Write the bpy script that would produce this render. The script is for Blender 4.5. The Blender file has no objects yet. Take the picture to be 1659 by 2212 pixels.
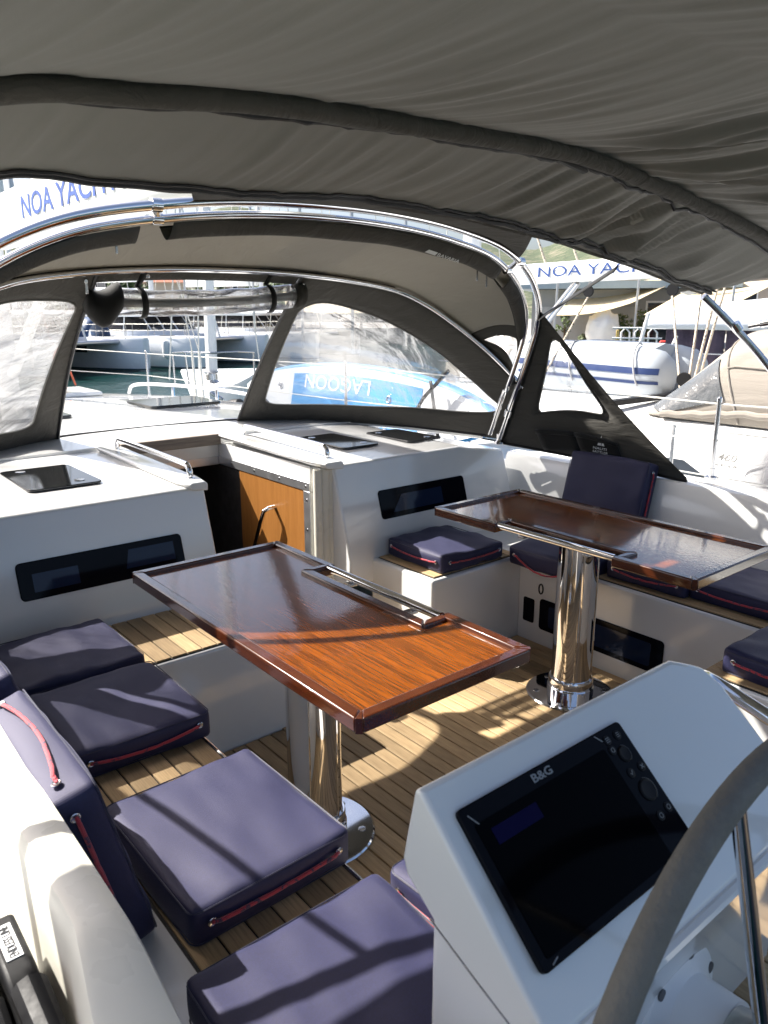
import bpy, bmesh, math, random
from mathutils import Vector, Matrix, noise
R_=math.radians
scn=bpy.context.scene; COL=scn.collection
random.seed(7)
# ---------------------------------------------------------------- camera, world, sun, exposure
YAW,PITCH=39.47,14.74
cam=bpy.data.cameras.new('camera'); camo=bpy.data.objects.new('camera',cam); COL.objects.link(camo)
camo.location=(0,0,1.6); camo.rotation_euler=(R_(90-PITCH),0,R_(-YAW))
cam.sensor_width=36; cam.lens=36*1662/2212; cam.clip_start=.05; cam.clip_end=4000
cam.dof.use_dof=True; cam.dof.focus_distance=3.0; cam.dof.aperture_fstop=9.0
scn.camera=camo
SUN=Vector((-.48,.90,1.0)).normalized()          # towards the sun
elev=math.asin(SUN.z); azim=math.atan2(SUN.x,SUN.y)
w=bpy.data.worlds.new('World'); scn.world=w; w.use_nodes=True
nt=w.node_tree; nt.nodes.clear()
sky=nt.nodes.new('ShaderNodeTexSky'); sky.sky_type='NISHITA'; sky.sun_disc=False
sky.sun_elevation=elev; sky.sun_rotation=azim; sky.air_density=.8; sky.dust_density=4.0; sky.ozone_density=1.0
bg=nt.nodes.new('ShaderNodeBackground'); bg.inputs[1].default_value=.10
ow=nt.nodes.new('ShaderNodeOutputWorld'); nt.links.new(sky.outputs[0],bg.inputs[0]); nt.links.new(bg.outputs[0],ow.inputs[0])
sl=bpy.data.lights.new('sun','SUN'); sl.energy=5.0; sl.angle=R_(.5); sl.color=(1,.955,.88)
so=bpy.data.objects.new('sun',sl); COL.objects.link(so); so.rotation_euler=(-SUN).to_track_quat('-Z','Y').to_euler()
scn.view_settings.view_transform='Standard'; scn.view_settings.look='None'
scn.view_settings.exposure=1.35; scn.view_settings.gamma=1; scn.view_settings.use_curve_mapping=False
scn.cycles.max_bounces=12; scn.cycles.transparent_max_bounces=24; scn.cycles.diffuse_bounces=6; scn.cycles.glossy_bounces=6
scn.cycles.caustics_reflective=False; scn.cycles.caustics_refractive=False
scn.cycles.sample_clamp_indirect=6; scn.cycles.use_denoising=True

# ---------------------------------------------------------------- materials
class N:
    def __init__(s,name):
        s.m=bpy.data.materials.new(name); s.m.use_nodes=True; s.t=s.m.node_tree; s.t.nodes.clear()
        s.out=s.n('ShaderNodeOutputMaterial')
    def n(s,t,**k):
        x=s.t.nodes.new(t)
        for a,v in k.items(): setattr(x,a,v)
        return x
    def l(s,a,b): s.t.links.new(a,b)
    def coord(s,scale=(1,1,1),rot=(0,0,0),kind='Object'):
        c=s.n('ShaderNodeTexCoord'); mp=s.n('ShaderNodeMapping'); s.l(c.outputs[kind],mp.inputs[0])
        mp.inputs['Scale'].default_value=scale; mp.inputs['Rotation'].default_value=rot; return mp.outputs[0]
    def noise(s,vec,scale,detail=4,rough=.55,dist=0):
        x=s.n('ShaderNodeTexNoise'); s.l(vec,x.inputs['Vector']); x.inputs['Scale'].default_value=scale
        x.inputs['Detail'].default_value=detail; x.inputs['Roughness'].default_value=rough; x.inputs['Distortion'].default_value=dist
        return x.outputs[0]
    def ramp(s,f,stops):
        x=s.n('ShaderNodeValToRGB'); s.l(f,x.inputs[0]); e=x.color_ramp.elements
        while len(e)<len(stops): e.new(.5)
        for q,(p,c) in zip(e,stops): q.position=p; q.color=(c if isinstance(c,tuple) else (c,c,c))+(1,)
        return x.outputs[0]
    def mul(s,a,b,op='MULTIPLY'):
        x=s.n('ShaderNodeMath',operation=op)
        for i,v in enumerate((a,b)):
            if isinstance(v,(int,float)): x.inputs[i].default_value=v
            else: s.l(v,x.inputs[i])
        return x.outputs[0]
    def mix(s,f,a,b,blend='MIX'):
        x=s.n('ShaderNodeMixRGB',blend_type=blend)
        for i,v in zip((0,1,2),(f,a,b)):
            if isinstance(v,(int,float)): x.inputs[i].default_value=v
            elif isinstance(v,tuple): x.inputs[i].default_value=v+(1,)
            else: s.l(v,x.inputs[i])
        return x.outputs[0]
    def bump(s,h,strength=.3,dist=.01,nrm=None):
        x=s.n('ShaderNodeBump'); s.l(h,x.inputs['Height']); x.inputs['Strength'].default_value=strength; x.inputs['Distance'].default_value=dist
        if nrm: s.l(nrm,x.inputs['Normal'])
        return x.outputs[0]
    def pbr(s,col,rough=.5,metal=0,nrm=None,**k):
        b=s.n('ShaderNodeBsdfPrincipled')
        for key,v in (('Base Color',col),('Roughness',rough),('Metallic',metal)):
            if isinstance(v,tuple): b.inputs[key].default_value=v+(1,)
            elif isinstance(v,(int,float)): b.inputs[key].default_value=v
            else: s.l(v,b.inputs[key])
        if nrm: s.l(nrm,b.inputs['Normal'])
        for key,v in k.items():
            i=b.inputs[key.replace('_',' ')]
            if isinstance(v,tuple): i.default_value=v+(1,)
            elif isinstance(v,(int,float)): i.default_value=v
            else: s.l(v,i)
        return b.outputs[0]
    def done(s,sh): s.l(sh,s.out.inputs[0]); return s.m
def plain(name,col,rough=.5,metal=0,var=.12,scale=6,bump=0,bscale=60,bdist=.002,**k):
    a=N(name); v=a.coord()
    n1=a.noise(v,scale); c=a.mix(n1,tuple(x*(1-var) for x in col),tuple(min(1,x*(1+var)) for x in col))
    nr=a.bump(a.noise(v,bscale,3),bump,bdist) if bump else None
    r=a.ramp(a.noise(v,scale*2.3),[(.3,max(0,rough*.8)),(.7,min(1,rough*1.2))])
    return a.done(a.pbr(c,r,metal,nr,**k))
def wood(name,dark,light,axis=1,scale=1.0,rough=.5,rnd=.35,coat=0,coatbump=False,band=14,rings=.35):
    a=N(name); st=[9,9,9]; st[axis]=.55; v=a.coord(tuple(x*scale for x in st))
    g=a.noise(v,3.0,7,.62,.6)
    st2=[60,60,60]; st2[axis]=2.2; v2=a.coord(tuple(x*scale for x in st2)); pores=a.noise(v2,4,3,.6)
    col=a.ramp(g,[(.30,dark),(.5,tuple((p+q)/2 for p,q in zip(dark,light))),(.72,light)])
    col=a.mix(rings,col,a.ramp(pores,[(.35,tuple(x*.45 for x in dark)),(.6,light)]),'MIX')
    if rnd:
        oi=a.n('ShaderNodeObjectInfo'); f=a.ramp(oi.outputs['Random'],[(0,1-rnd),(1,1+rnd*.3)])
        col=a.mix(1,col,f,'MULTIPLY')
    nr=a.bump(pores,.12,.001)
    k={}
    if coat:
        vv=a.coord((40,10,40)); k=dict(Coat_Weight=coat,Coat_Roughness=.025,Coat_IOR=1.5,Specular_IOR_Level=.25)
        cb=a.bump(a.mul(a.noise(a.coord((14,5,14)),3,3,.6),a.noise(vv,4,2,.5),'ADD'),.035,.004)
        k['Coat_Normal']=cb
    return a.done(a.pbr(col,rough,0,nr,**k))
def fabric(name,col,weave=900,sheen=.3,rough=.85,transl=0,wr=0,tcol=None,sheentint=(1,1,1),spec=.2,coat=0,mott=0,stint=(1,1,1)):
    a=N(name); v=a.coord()
    big=a.noise(v,3.5,4); c=a.mix(big,tuple(x*.86 for x in col),tuple(x*1.12 for x in col))
    w1=a.n('ShaderNodeTexWave'); a.l(a.coord((1,1,1),(0,0,.78)),w1.inputs[0]); w1.inputs['Scale'].default_value=weave/6.28; w1.inputs['Distortion'].default_value=.6
    fine=a.noise(v,weave*.7,2)
    h=a.mul(w1.outputs['Fac'],fine,'ADD')
    c=a.mix(a.mul(fine,.5),c,tuple(x*1.5 for x in col))
    if mott: c=a.mix(1,c,a.ramp(a.noise(v,260,3,.7),[(.3,1-mott),(.7,1+mott)]),'MULTIPLY')
    nr=a.bump(h,.25,.0008)
    if wr: nr=a.bump(a.noise(a.coord((6,1.1,6),(0,0,-.16)),1.6,6,.62,.9),min(1,wr*3),.03,nr)
    b=a.pbr(c,rough,0,nr,Sheen_Weight=sheen,Sheen_Roughness=.4,Sheen_Tint=sheentint,Specular_IOR_Level=spec,Coat_Weight=coat,Coat_Roughness=.66,Specular_Tint=stint)
    if transl:
        t=a.n('ShaderNodeBsdfTranslucent'); a.l(a.mix(1,c,tcol or (1,1,1),'MULTIPLY') ,t.inputs[0]); a.l(nr,t.inputs['Normal'])
        m=a.n('ShaderNodeMixShader'); m.inputs[0].default_value=transl; a.l(b,m.inputs[1]); a.l(t.outputs[0],m.inputs[2]); b=m.outputs[0]
    return a.done(b)
def vinyl(name,veil=.25,clear=.9,streak=(2.2,9,2.2),rot=(.5,.3,.6),gloss=.5,fine=.30):
    a=N(name); v=a.coord(streak,rot)
    n1=a.noise(v,1.6,8,.68,1.4); nb=a.noise(v,1.1,2,.45,1.6); n2=a.noise(a.coord((3,3,3)),2,5,.6,.5)
    f=a.mul(a.ramp(n1,[(.36,.10),(.55,.35),(.74,1.0)]),a.ramp(n2,[(.3,.35),(.7,1.0)]))
    nr=a.bump(a.mul(nb,a.mul(n1,fine),'ADD'),.40,.04)
    tr=a.n('ShaderNodeBsdfTransparent'); tr.inputs[0].default_value=(clear,clear,clear*1.01,1)
    df=a.n('ShaderNodeBsdfTranslucent'); df.inputs[0].default_value=(.92,.93,.95,1)
    d2=a.n('ShaderNodeBsdfDiffuse'); d2.inputs[0].default_value=(.85,.87,.9,1)
    md=a.n('ShaderNodeMixShader'); md.inputs[0].default_value=.5; a.l(df.outputs[0],md.inputs[1]); a.l(d2.outputs[0],md.inputs[2])
    m1=a.n('ShaderNodeMixShader'); a.l(a.mul(f,veil),m1.inputs[0]); a.l(tr.outputs[0],m1.inputs[1]); a.l(md.outputs[0],m1.inputs[2])
    gl=a.n('ShaderNodeBsdfGlossy'); gl.inputs['Roughness'].default_value=.04; a.l(nr,gl.inputs['Normal'])
    rf=a.n('ShaderNodeBsdfRefraction'); rf.inputs['IOR'].default_value=1.035; rf.inputs['Roughness'].default_value=.02; rf.inputs[0].default_value=(clear,clear,clear,1); a.l(a.bump(nb,.08,.05),rf.inputs['Normal'])
    m0=a.n('ShaderNodeMixShader'); m0.inputs[0].default_value=.12; a.l(m1.outputs[0],m0.inputs[1]); a.l(rf.outputs[0],m0.inputs[2]); m1=m0
    fr=a.n('ShaderNodeFresnel'); fr.inputs[0].default_value=1.45; a.l(nr,fr.inputs['Normal'])
    m2=a.n('ShaderNodeMixShader'); a.l(a.mul(fr.outputs[0],gloss),m2.inputs[0]); a.l(m1.outputs[0],m2.inputs[1]); a.l(gl.outputs[0],m2.inputs[2])
    return a.done(m2.outputs[0])
GEL=plain('gelcoat',(.76,.76,.745),.16,0,.03,2.5,.03,40,.001,Coat_Weight=.6,Coat_Roughness=.05)
GELD=plain('deck_gelcoat',(.64,.635,.61),.42,0,.04,3,.12,300,.0006)
GELC=plain('cream_gelcoat',(.68,.655,.575),.3,0,.04,3)
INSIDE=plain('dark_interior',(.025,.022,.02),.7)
TEAK=wood('teak',(.38,.25,.125),(.64,.45,.24),1,1.3,.62,.42,rings=.3)
CAULK=plain('black_caulking',(.012,.012,.012),.6)
MAHOG=wood('varnished_mahogany',(.038,.009,.002),(.30,.078,.005),1,.8,.22,0,1,rings=.42)
MAHOGX=wood('varnished_mahogany_edge',(.035,.008,.003),(.10,.024,.006),1,1.0,.25,0,1,rings=.35)
PANEL=wood('oak_veneer',(.27,.11,.025),(.38,.165,.045),2,1.6,.4,0,.3,rings=.2)
WEATHER=wood('weathered_teak',(.17,.14,.115),(.34,.29,.24),0,1.0,.75,0,rings=.3)
CHROME=plain('polished_steel',(.78,.78,.79),.045,1,.02,20)
STEEL=plain('brushed_steel',(.55,.55,.56),.22,1,.05,20)
ALU=plain('anodised_aluminium',(.56,.57,.59),.35,.9,.05,9)
NAVY=fabric('navy_canvas',(.0062,.0080,.042),1500,.12,.64,0,.0,sheentint=(.72,.74,1.0),spec=.6,coat=.18,mott=.25,stint=(.93,.88,1.0))
PIPE=fabric('navy_piping',(.02,.02,.045),1500,.5,.6,spec=.4)
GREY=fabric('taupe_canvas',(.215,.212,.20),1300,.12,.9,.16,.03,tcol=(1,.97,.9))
LITCANVAS=fabric('taupe_canvas_lit',(.33,.315,.28),1300,.12,.9,.2,.10,tcol=(1,.97,.9))  # lighter canvas copy; window light on the roof cloth put into its colour
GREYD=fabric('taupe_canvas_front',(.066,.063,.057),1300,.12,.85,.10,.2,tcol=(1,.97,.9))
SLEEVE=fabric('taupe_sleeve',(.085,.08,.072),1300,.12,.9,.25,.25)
BLACKF=fabric('black_webbing',(.012,.012,.012),1200,.2,.7)
ZIP=plain('black_zip',(.010,.010,.012),.55,0,.2,200,.6,500,.002)
TAN=fabric('beige_canvas',(.29,.26,.225),1300,.2,.9,.1,.12)
SAILCLOTH=fabric('cream_shade_cloth',(.74,.64,.45),500,.1,.9,.3,.1)
COVERG=fabric('light_grey_cover',(.33,.33,.335),1000,.1,.8,0,.25)
WHITEF=fabric('white_cover_cloth',(.78,.78,.76),900,.1,.75,.1,.1)
VINYL=vinyl('clear_vinyl',.26,.97,(2.2,5,2.2),(.4,.2,.9),.55)
VINYLC=vinyl('crinkled_vinyl',.55,.96,(2.0,6.5,2.0),(.3,.2,-.7),.8,1.1)
VINYLR=vinyl('rolled_vinyl',.55,.97,(3,9,9),(0,0,0),1.8)
BLACKG=plain('black_acrylic',(.004,.004,.006),.08,0,.1,3,Specular_IOR_Level=.08)
HATCHG=plain('smoked_hatch_glass',(.010,.011,.012),.06,0,.1,3)
PANE=plain('blue_tint_pane',(.010,.018,.045),.07,0,.2,3,Specular_IOR_Level=.25)
DISPLAY=plain('display_glass',(.0015,.0015,.002),.10,0,.1,3,Specular_IOR_Level=.03)
REFLSTRIP=plain('display_reflection_strip',(.004,.003,.035),.4,Specular_IOR_Level=.05)
BUTTON=plain('grey_print',(.24,.25,.26),.5)
RINGM=plain('dial_ring_grey',(.06,.065,.07),.4)
DARKBTN=plain('dark_button',(.008,.008,.010),.45,Specular_IOR_Level=.15)
LEATHER=plain('grey_leather',(.145,.137,.12),.85,0,.16,30,.7,130,.004)
BLACKP=plain('black_plastic',(.010,.010,.011),.55,0,.15,20,Specular_IOR_Level=.25)
WHITEP=plain('white_paint',(.8,.8,.79),.35,0,.03,5)
LABELW=plain('white_label',(.78,.78,.78),.4)
INKB=plain('black_print',(.02,.02,.02),.5)
INKBLUE=plain('navy_print',(.02,.06,.22),.4)
INKLB=plain('blue_print',(.03,.09,.36),.5)
INKW=plain('white_print',(.72,.74,.74),.5)
def ropemat(name,c1,c2,sc=90):
    a=N(name); v=a.coord(); n1=a.noise(v,sc,2)
    c=a.ramp(n1,[(.40,c1),(.56,c1),(.62,c2)])
    w1=a.n('ShaderNodeTexWave'); a.l(v,w1.inputs[0]); w1.inputs['Scale'].default_value=120; w1.inputs['Distortion'].default_value=2
    return a.done(a.pbr(c,.7,0,a.bump(w1.outputs['Fac'],.5,.0015),Sheen_Weight=.3))
RED=ropemat('red_cord',(.42,.025,.045),(.06,.02,.06),70)
ROPE=ropemat('cream_rope',(.55,.47,.36),(.10,.08,.06),60)
ORANGE=ropemat('orange_rope',(.75,.14,.06),(.5,.1,.05),80)
WIRE=plain('lifeline_wire',(.62,.61,.56),.4,.3)
def waterm():
    a=N('harbour_water'); v=a.coord()
    h=a.mul(a.noise(a.coord((1,.7,1)),1.1,4,.55,.4),a.mul(a.noise(v,5.5,3),.35),'ADD')
    return a.done(a.pbr(a.mix(a.noise(v,.15),(.004,.030,.028),(.010,.048,.042)),.06,0,a.bump(h,.42,.25),IOR=1.33))
WATER=waterm()
def hillm():
    a=N('scrub_hillside'); v=a.coord((1,1,1))
    n1=a.noise(v,.035,8,.7); n2=a.noise(v,.3,4,.6)
    c=a.ramp(a.mul(a.mul(n1,.6),a.mul(n2,.4),'ADD'),[(.36,(.035,.055,.030)),(.5,(.075,.095,.05)),(.62,(.22,.19,.14))])
    return a.done(a.pbr(c,.95,0,a.bump(n2,.8,2)))
HILL=hillm()
LEAF=plain('leaf_green',(.07,.115,.028),.6,0,.45,2.5)
LEAF2=plain('olive_leaf',(.10,.13,.06),.65,0,.4,2.5)
PINKL=plain('bougainvillea_pink',(.36,.05,.24),.7,0,.3,4)
BARK=plain('bark',(.12,.085,.055),.9,0,.3,20,.5)
QUAY=plain('quay_concrete',(.36,.34,.31),.85,0,.12,1.2,.3,20,.01)
WALLG=plain('grey_render',(.33,.335,.34),.8,0,.08,1)
WALLC=plain('cream_render',(.52,.47,.39),.85,0,.08,.6)
WALLS=plain('stone_render',(.36,.32,.27),.9,0,.2,1.5)
ROOFR=plain('terracotta_tiles',(.34,.13,.08),.85,0,.25,3,.5,14,.03)
ROOFB=plain('blue_grey_roof',(.28,.36,.43),.6)
GLASSD=plain('dark_window',(.02,.026,.034),.06)
TINT=plain('dark_tinted_glass',(.016,.014,.015),.06,0,.3,.4)
HULLW=plain('white_hull_paint',(.80,.82,.84),.25,0,.04,.8)
HULLS=plain('hull_bottom_paint',(.03,.06,.07),.6)
PURPLE=fabric('purple_mesh_screen',(.11,.085,.115),400,.1,.8,.15,.3)
DINGW=plain('white_hypalon',(.70,.73,.76),.4,0,.05,3)
DINGG=plain('grey_white_hypalon',(.40,.435,.47),.4,0,.06,3)
NAVYP=plain('navy_stripe',(.015,.035,.12),.45)
LBLUE=plain('sky_blue_deck_pad',(.04,.25,.56),.55,0,.06,5)
GREYPAD=plain('pale_grey_pad',(.55,.56,.57),.6)
REDP=plain('red_paint',(.55,.03,.02),.4)
YELL=plain('yellow_tag',(.6,.42,.12),.6)

# ---------------------------------------------------------------- mesh helpers
class MB:
    def __init__(s): s.v=[]; s.f=[]
    def add(s,v,f):
        o=len(s.v); s.v+= [tuple(p) for p in v]; s.f+=[tuple(i+o for i in q) for q in f]; return s
    def box(s,a,b):
        (x0,y0,z0),(x1,y1,z1)=a,b
        return s.add([(x0,y0,z0),(x1,y0,z0),(x1,y1,z0),(x0,y1,z0),(x0,y0,z1),(x1,y0,z1),(x1,y1,z1),(x0,y1,z1)],
            [(3,2,1,0),(4,5,6,7),(0,1,5,4),(1,2,6,5),(2,3,7,6),(3,0,4,7)])
    def obox(s,c,ex,ey,ez):
        c,ex,ey,ez=map(Vector,(c,ex,ey,ez)); P=[c+sx*ex+sy*ey+sz*ez for sz in(-1,1) for sx,sy in((-1,-1),(1,-1),(1,1),(-1,1))]
        return s.add(P,[(3,2,1,0),(4,5,6,7),(0,1,5,4),(1,2,6,5),(2,3,7,6),(3,0,4,7)])
    def prism(s,poly,d,base=None):     # poly: 3D ring, extruded by vector d
        n=len(poly); d=Vector(d); P=[Vector(p) for p in poly]; Q=[p+d for p in P]
        return s.add(P+Q,[tuple(range(n-1,-1,-1)),tuple(range(n,2*n))]+[(i,(i+1)%n,n+(i+1)%n,n+i) for i in range(n)])
    def loft(s,rings,closed=True,caps=True):
        n=len(rings[0]); v=[p for r in rings for p in r]; f=[]
        for k in range(len(rings)-1):
            for i in range(n if closed else n-1):
                j=(i+1)%n; f.append((k*n+i,k*n+j,(k+1)*n+j,(k+1)*n+i))
        if caps and closed:
            f.append(tuple(range(n-1,-1,-1))); f.append(tuple((len(rings)-1)*n+i for i in range(n)))
        return s.add(v,f)
    def tube(s,path,r,n=10,closed=False,caps=True):
        P=[Vector(p) for p in path]; m=len(P); rings=[]; up=None
        for i,p in enumerate(P):
            if closed: t=P[(i+1)%m]-P[i-1]
            else: t=P[min(i+1,m-1)]-P[max(i-1,0)]
            t.normalize()
            if up is None:
                up=Vector((0,0,1)) if abs(t.z)<.9 else Vector((1,0,0))
            x=up-t*up.dot(t); x.normalize(); up=x; y=t.cross(x)
            rr=r(i/(m-1)) if callable(r) else r
            rings.append([p+x*rr*math.cos(2*math.pi*k/n)+y*rr*math.sin(2*math.pi*k/n) for k in range(n)])
        if closed: rings.append(rings[0]); return s.loft(rings,True,False)
        return s.loft(rings,True,caps)
    def lathe(s,prof,c=(0,0,0),axis=(0,0,1),n=32):
        a=Vector(axis).normalized(); q=Vector((0,0,1)).rotation_difference(a); c=Vector(c)
        rings=[[c+q@Vector((max(r,1e-4)*math.cos(2*math.pi*k/n),max(r,1e-4)*math.sin(2*math.pi*k/n),h)) for k in range(n)] for r,h in prof]
        return s.loft(rings)
    def grid(s,fn,nu,nv,u0=0,u1=1,v0=0,v1=1):
        v=[fn(u0+(u1-u0)*i/nu,v0+(v1-v0)*j/nv) for j in range(nv+1) for i in range(nu+1)]
        f=[(j*(nu+1)+i,j*(nu+1)+i+1,(j+1)*(nu+1)+i+1,(j+1)*(nu+1)+i) for j in range(nv) for i in range(nu)]
        return s.add(v,f)
def link(name,data,parent=None):
    o=bpy.data.objects.new(name,data); COL.objects.link(o)
    if parent is not None:
        o.parent=parent
    return o
def root_of(o):
    while o.parent is not None: o=o.parent
    return o
def obj(name,mb,mat,parent=None,smooth=35,bevel=0,seg=2,solid=0,local=False,subd=0):
    me=bpy.data.meshes.new(name); me.from_pydata(mb.v,[],mb.f); me.update()
    bm=bmesh.new(); bm.from_mesh(me); bmesh.ops.remove_doubles(bm,verts=bm.verts,dist=1e-5)
    if not solid: bmesh.ops.recalc_face_normals(bm,faces=bm.faces)
    bm.to_mesh(me); bm.free()
    me.materials.append(mat)
    if smooth:
        for p in me.polygons: p.use_smooth=True
        me.set_sharp_from_angle(angle=R_(smooth))
    o=link(name,me,parent)
    if parent is not None and not local: o.location=-off(parent)
    if subd:
        m=o.modifiers.new('sub','SUBSURF'); m.levels=m.render_levels=subd
    if solid:
        m=o.modifiers.new('thick','SOLIDIFY'); m.thickness=solid; m.offset=0
    if bevel:
        m=o.modifiers.new('bev','BEVEL'); m.width=bevel; m.segments=seg; m.limit_method='ANGLE'; m.angle_limit=R_(32); m.harden_normals=False
    return o
def off(o):
    v=Vector((0,0,0))
    while o is not None: v+=o.location; o=o.parent
    return v
def thing(name,label,cat,loc=(0,0,0),group=None,rz=0):
    o=bpy.data.objects.new(name,None); COL.objects.link(o); o.location=loc; o.rotation_euler=(0,0,rz); o.empty_display_size=.1
    o['label']=label; o['category']=cat
    if group: o['group']=group
    return o
def tag(o,label,cat,group=None,kind=None):
    o['label']=label; o['category']=cat
    if group: o['group']=group
    if kind: o['kind']=kind
    return o
def struct(o,label=None,cat=None):
    o['kind']='structure'
    if label: o['label']=label
    if cat: o['category']=cat
    return o
def copy_tree(o,parent=None):
    c=o.copy(); COL.objects.link(c)
    if parent is not None: c.parent=parent
    for ch in list(o.children): copy_tree(ch,c)
    return c
def text(name,body,mat,parent,org,xd,yd,width=None,height=.1,depth=.0006,spacing=1.0,bold=0):
    cu=bpy.data.curves.new(name,'FONT'); cu.body=body; cu.size=1; cu.space_character=spacing; cu.extrude=.002; cu.offset=bold; cu.resolution_u=3
    t=bpy.data.objects.new('tmp',cu); COL.objects.link(t)
    dg=bpy.context.evaluated_depsgraph_get(); me=bpy.data.meshes.new_from_object(t.evaluated_get(dg))
    bpy.data.objects.remove(t); bpy.data.curves.remove(cu)
    xs=[v.co.x for v in me.vertices]; ys=[v.co.y for v in me.vertices]
    x0,x1,y0,y1=min(xs),max(xs),min(ys),max(ys)
    sy=height/(y1-y0); sx=(width/(x1-x0)) if width else sy
    X=Vector(xd).normalized(); Y=Vector(yd).normalized(); Z=X.cross(Y).normalized(); O=Vector(org)
    for v in me.vertices:
        v.co=O+X*(v.co.x-x0)*sx+Y*(v.co.y-y0)*sy+Z*(depth if v.co.z>0 else 0)
    me.name=name; me.materials.clear(); me.materials.append(mat)
    o=link(name,me,parent)
    if parent is not None: o.location=-off(parent)
    return o
def rrect(x0,y0,x1,y1,r,n=5):
    P=[]
    for cx,cy,a in((x1-r,y1-r,0),(x0+r,y1-r,90),(x0+r,y0+r,180),(x1-r,y0+r,270)):
        for k in range(n+1):
            t=R_(a+90*k/n); P.append((cx+r*math.cos(t),cy+r*math.sin(t)))
    return P
# ---------------------------------------------------------------- sprayhood surfaces

XC=1.835; XS=1.75
def lerp(a,b,t): return tuple(p+(q-p)*t for p,q in zip(a,b))
def catm(P,u):
    n=len(P)-1; u=max(0.,min(n-1e-9,u)); i=int(u); f=u-i
    p1,p2=P[i],P[i+1]
    p0=P[i-1] if i>0 else tuple(2*a-b for a,b in zip(p1,p2))
    p3=P[i+2] if i+2<=n else tuple(2*b-a for a,b in zip(p1,p2))
    return tuple(.5*(2*b+(c-a)*f+(2*a-5*b+4*c-d)*f*f+(3*b-3*c+d-a)*f**3) for a,b,c,d in zip(p0,p1,p2,p3))
def sym(P):   # rows from the centre outwards -> port..starboard, with signed offset
    return [(-p[0],)+tuple(p[1:]) for p in reversed(P[1:])]+list(P)
AFT=sym([(0,1.957),(.32,1.948),(.62,1.920),(.92,1.866),(1.13,1.78),(1.29,1.665),(1.385,1.53),(1.425,1.36),(1.455,1.14),(1.49,.888)])
FRT=sym([(0,1.785),(.3,1.780),(.62,1.758),(.92,1.713),(1.1,1.635),(1.25,1.515),(1.385,1.37),(1.49,1.20)])
BAS=sym([(0,4.41,.905),(.28,4.40,.905),(.56,4.36,.905),(.9,4.18,.90),(1.14,3.99,.895),(1.32,3.72,.885),(1.44,3.40,.875),(1.56,3.02,.865)])
AY=lambda z:2.905-.5*(z-.9)
def aft(s):
    o,z=catm(AFT,(s+1)*9); return (XS+o,AY(z),z)
def aftf(s): # canvas hoop just under and forward of the grab hoop
    x,y,z=aft(s); k=.97
    return (XS+(x-XS)*k, y+.045, z-.035 if z>1.2 else z)
def frt(s):
    o,z=catm(FRT,(s+1)*7); return (XS+o,2.755+.82*(z-1.2),z)
def bas(s):
    o,y,z=catm(BAS,(s+1)*7); return (1.82+o,y,z)
def front(s,t): # t 0 base 1 hoop
    a=bas(s); b=frt(s); p=lerp(a,b,t); k=.05*math.sin(math.pi*t)
    d=(p[0]-XS); return (p[0]+.35*k*d, p[1]+k*.6, p[2]+k*.5)
def roof(s,t): # t 0 canvas hoop, 1 front hoop
    a=aftf(s*.86); b=frt(s); p=lerp(a,b,t); k=.03*math.sin(math.pi*t)
    return (p[0],p[1],p[2]+k)
LEG=[(1.49,.888),(1.455,1.14),(1.425,1.36),(1.385,1.53),(1.32,1.63)]
def wing(s,t,side=1): # s 0 hoop leg -> 1 aft tip
    z=.868+(1.60-.868)*t
    i=0
    while i<len(LEG)-2 and LEG[i+1][1]<z: i+=1
    f=(z-LEG[i][1])/(LEG[i+1][1]-LEG[i][1]); off=LEG[i][0]+(LEG[i+1][0]-LEG[i][0])*f+.012
    a=(XS+side*off,AY(z),z)
    tip=(XS+.06+side*1.60,1.86,.80+.02*t)
    p=lerp(a,tip,s); return (p[0]+side*.03*math.sin(math.pi*s)*1.0,p[1],p[2]-.05*math.sin(math.pi*s)*t)
# ---------------------------------------------------------------- water, hill, quay
g=MB(); g.grid(lambda u,v:(-300+900*u,-300+900*v,-1.2),4,4)
struct(obj('water',g,WATER,smooth=0),'dark green harbour water between the moored boats','water')
def hz(x,y):
    d=math.hypot(x,y); a=math.degrees(math.atan2(x,y))
    h=max(0,(d-230)/260)
    h=min(1,h)**1.1*(62+14*math.sin(a*.09+1)+9*math.sin(a*.23)+4*math.sin(a*.71))
    return h+5*noise.noise((x*.012,y*.012,0))*min(1,h/15) -3
g=MB(); g.grid(lambda u,v:((230+330*v)*math.sin(R_(-25+125*u)),(230+330*v)*math.cos(R_(-25+125*u)),hz((230+330*v)*math.sin(R_(-25+125*u)),(230+330*v)*math.cos(R_(-25+125*u)))),120,40)
struct(obj('hill',g,HILL,smooth=180),'scrub covered hillside rising behind the marina','hill')
def pol(a,d,z=0): return (d*math.sin(R_(a)),d*math.cos(R_(a)),z)
g=MB(); P=[pol(44,30),pol(50,26),pol(58,25),pol(68,24),pol(85,22),pol(85,120),pol(44,120)]
g.prism([(x,y,-1.4) for x,y,z in P],(0,0,1.7)); struct(obj('quay',g,QUAY,smooth=0),'concrete quay behind the neighbouring yachts','quay')
g=MB(); P=[pol(-20,95),pol(10,75),pol(30,70),pol(44,66),pol(44,300),pol(-20,300)]
g.prism([(x,y,-1.5) for x,y,z in P],(0,0,1.6)); struct(obj('shore',g,QUAY,smooth=0),'far shore of the marina','shore')

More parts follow.
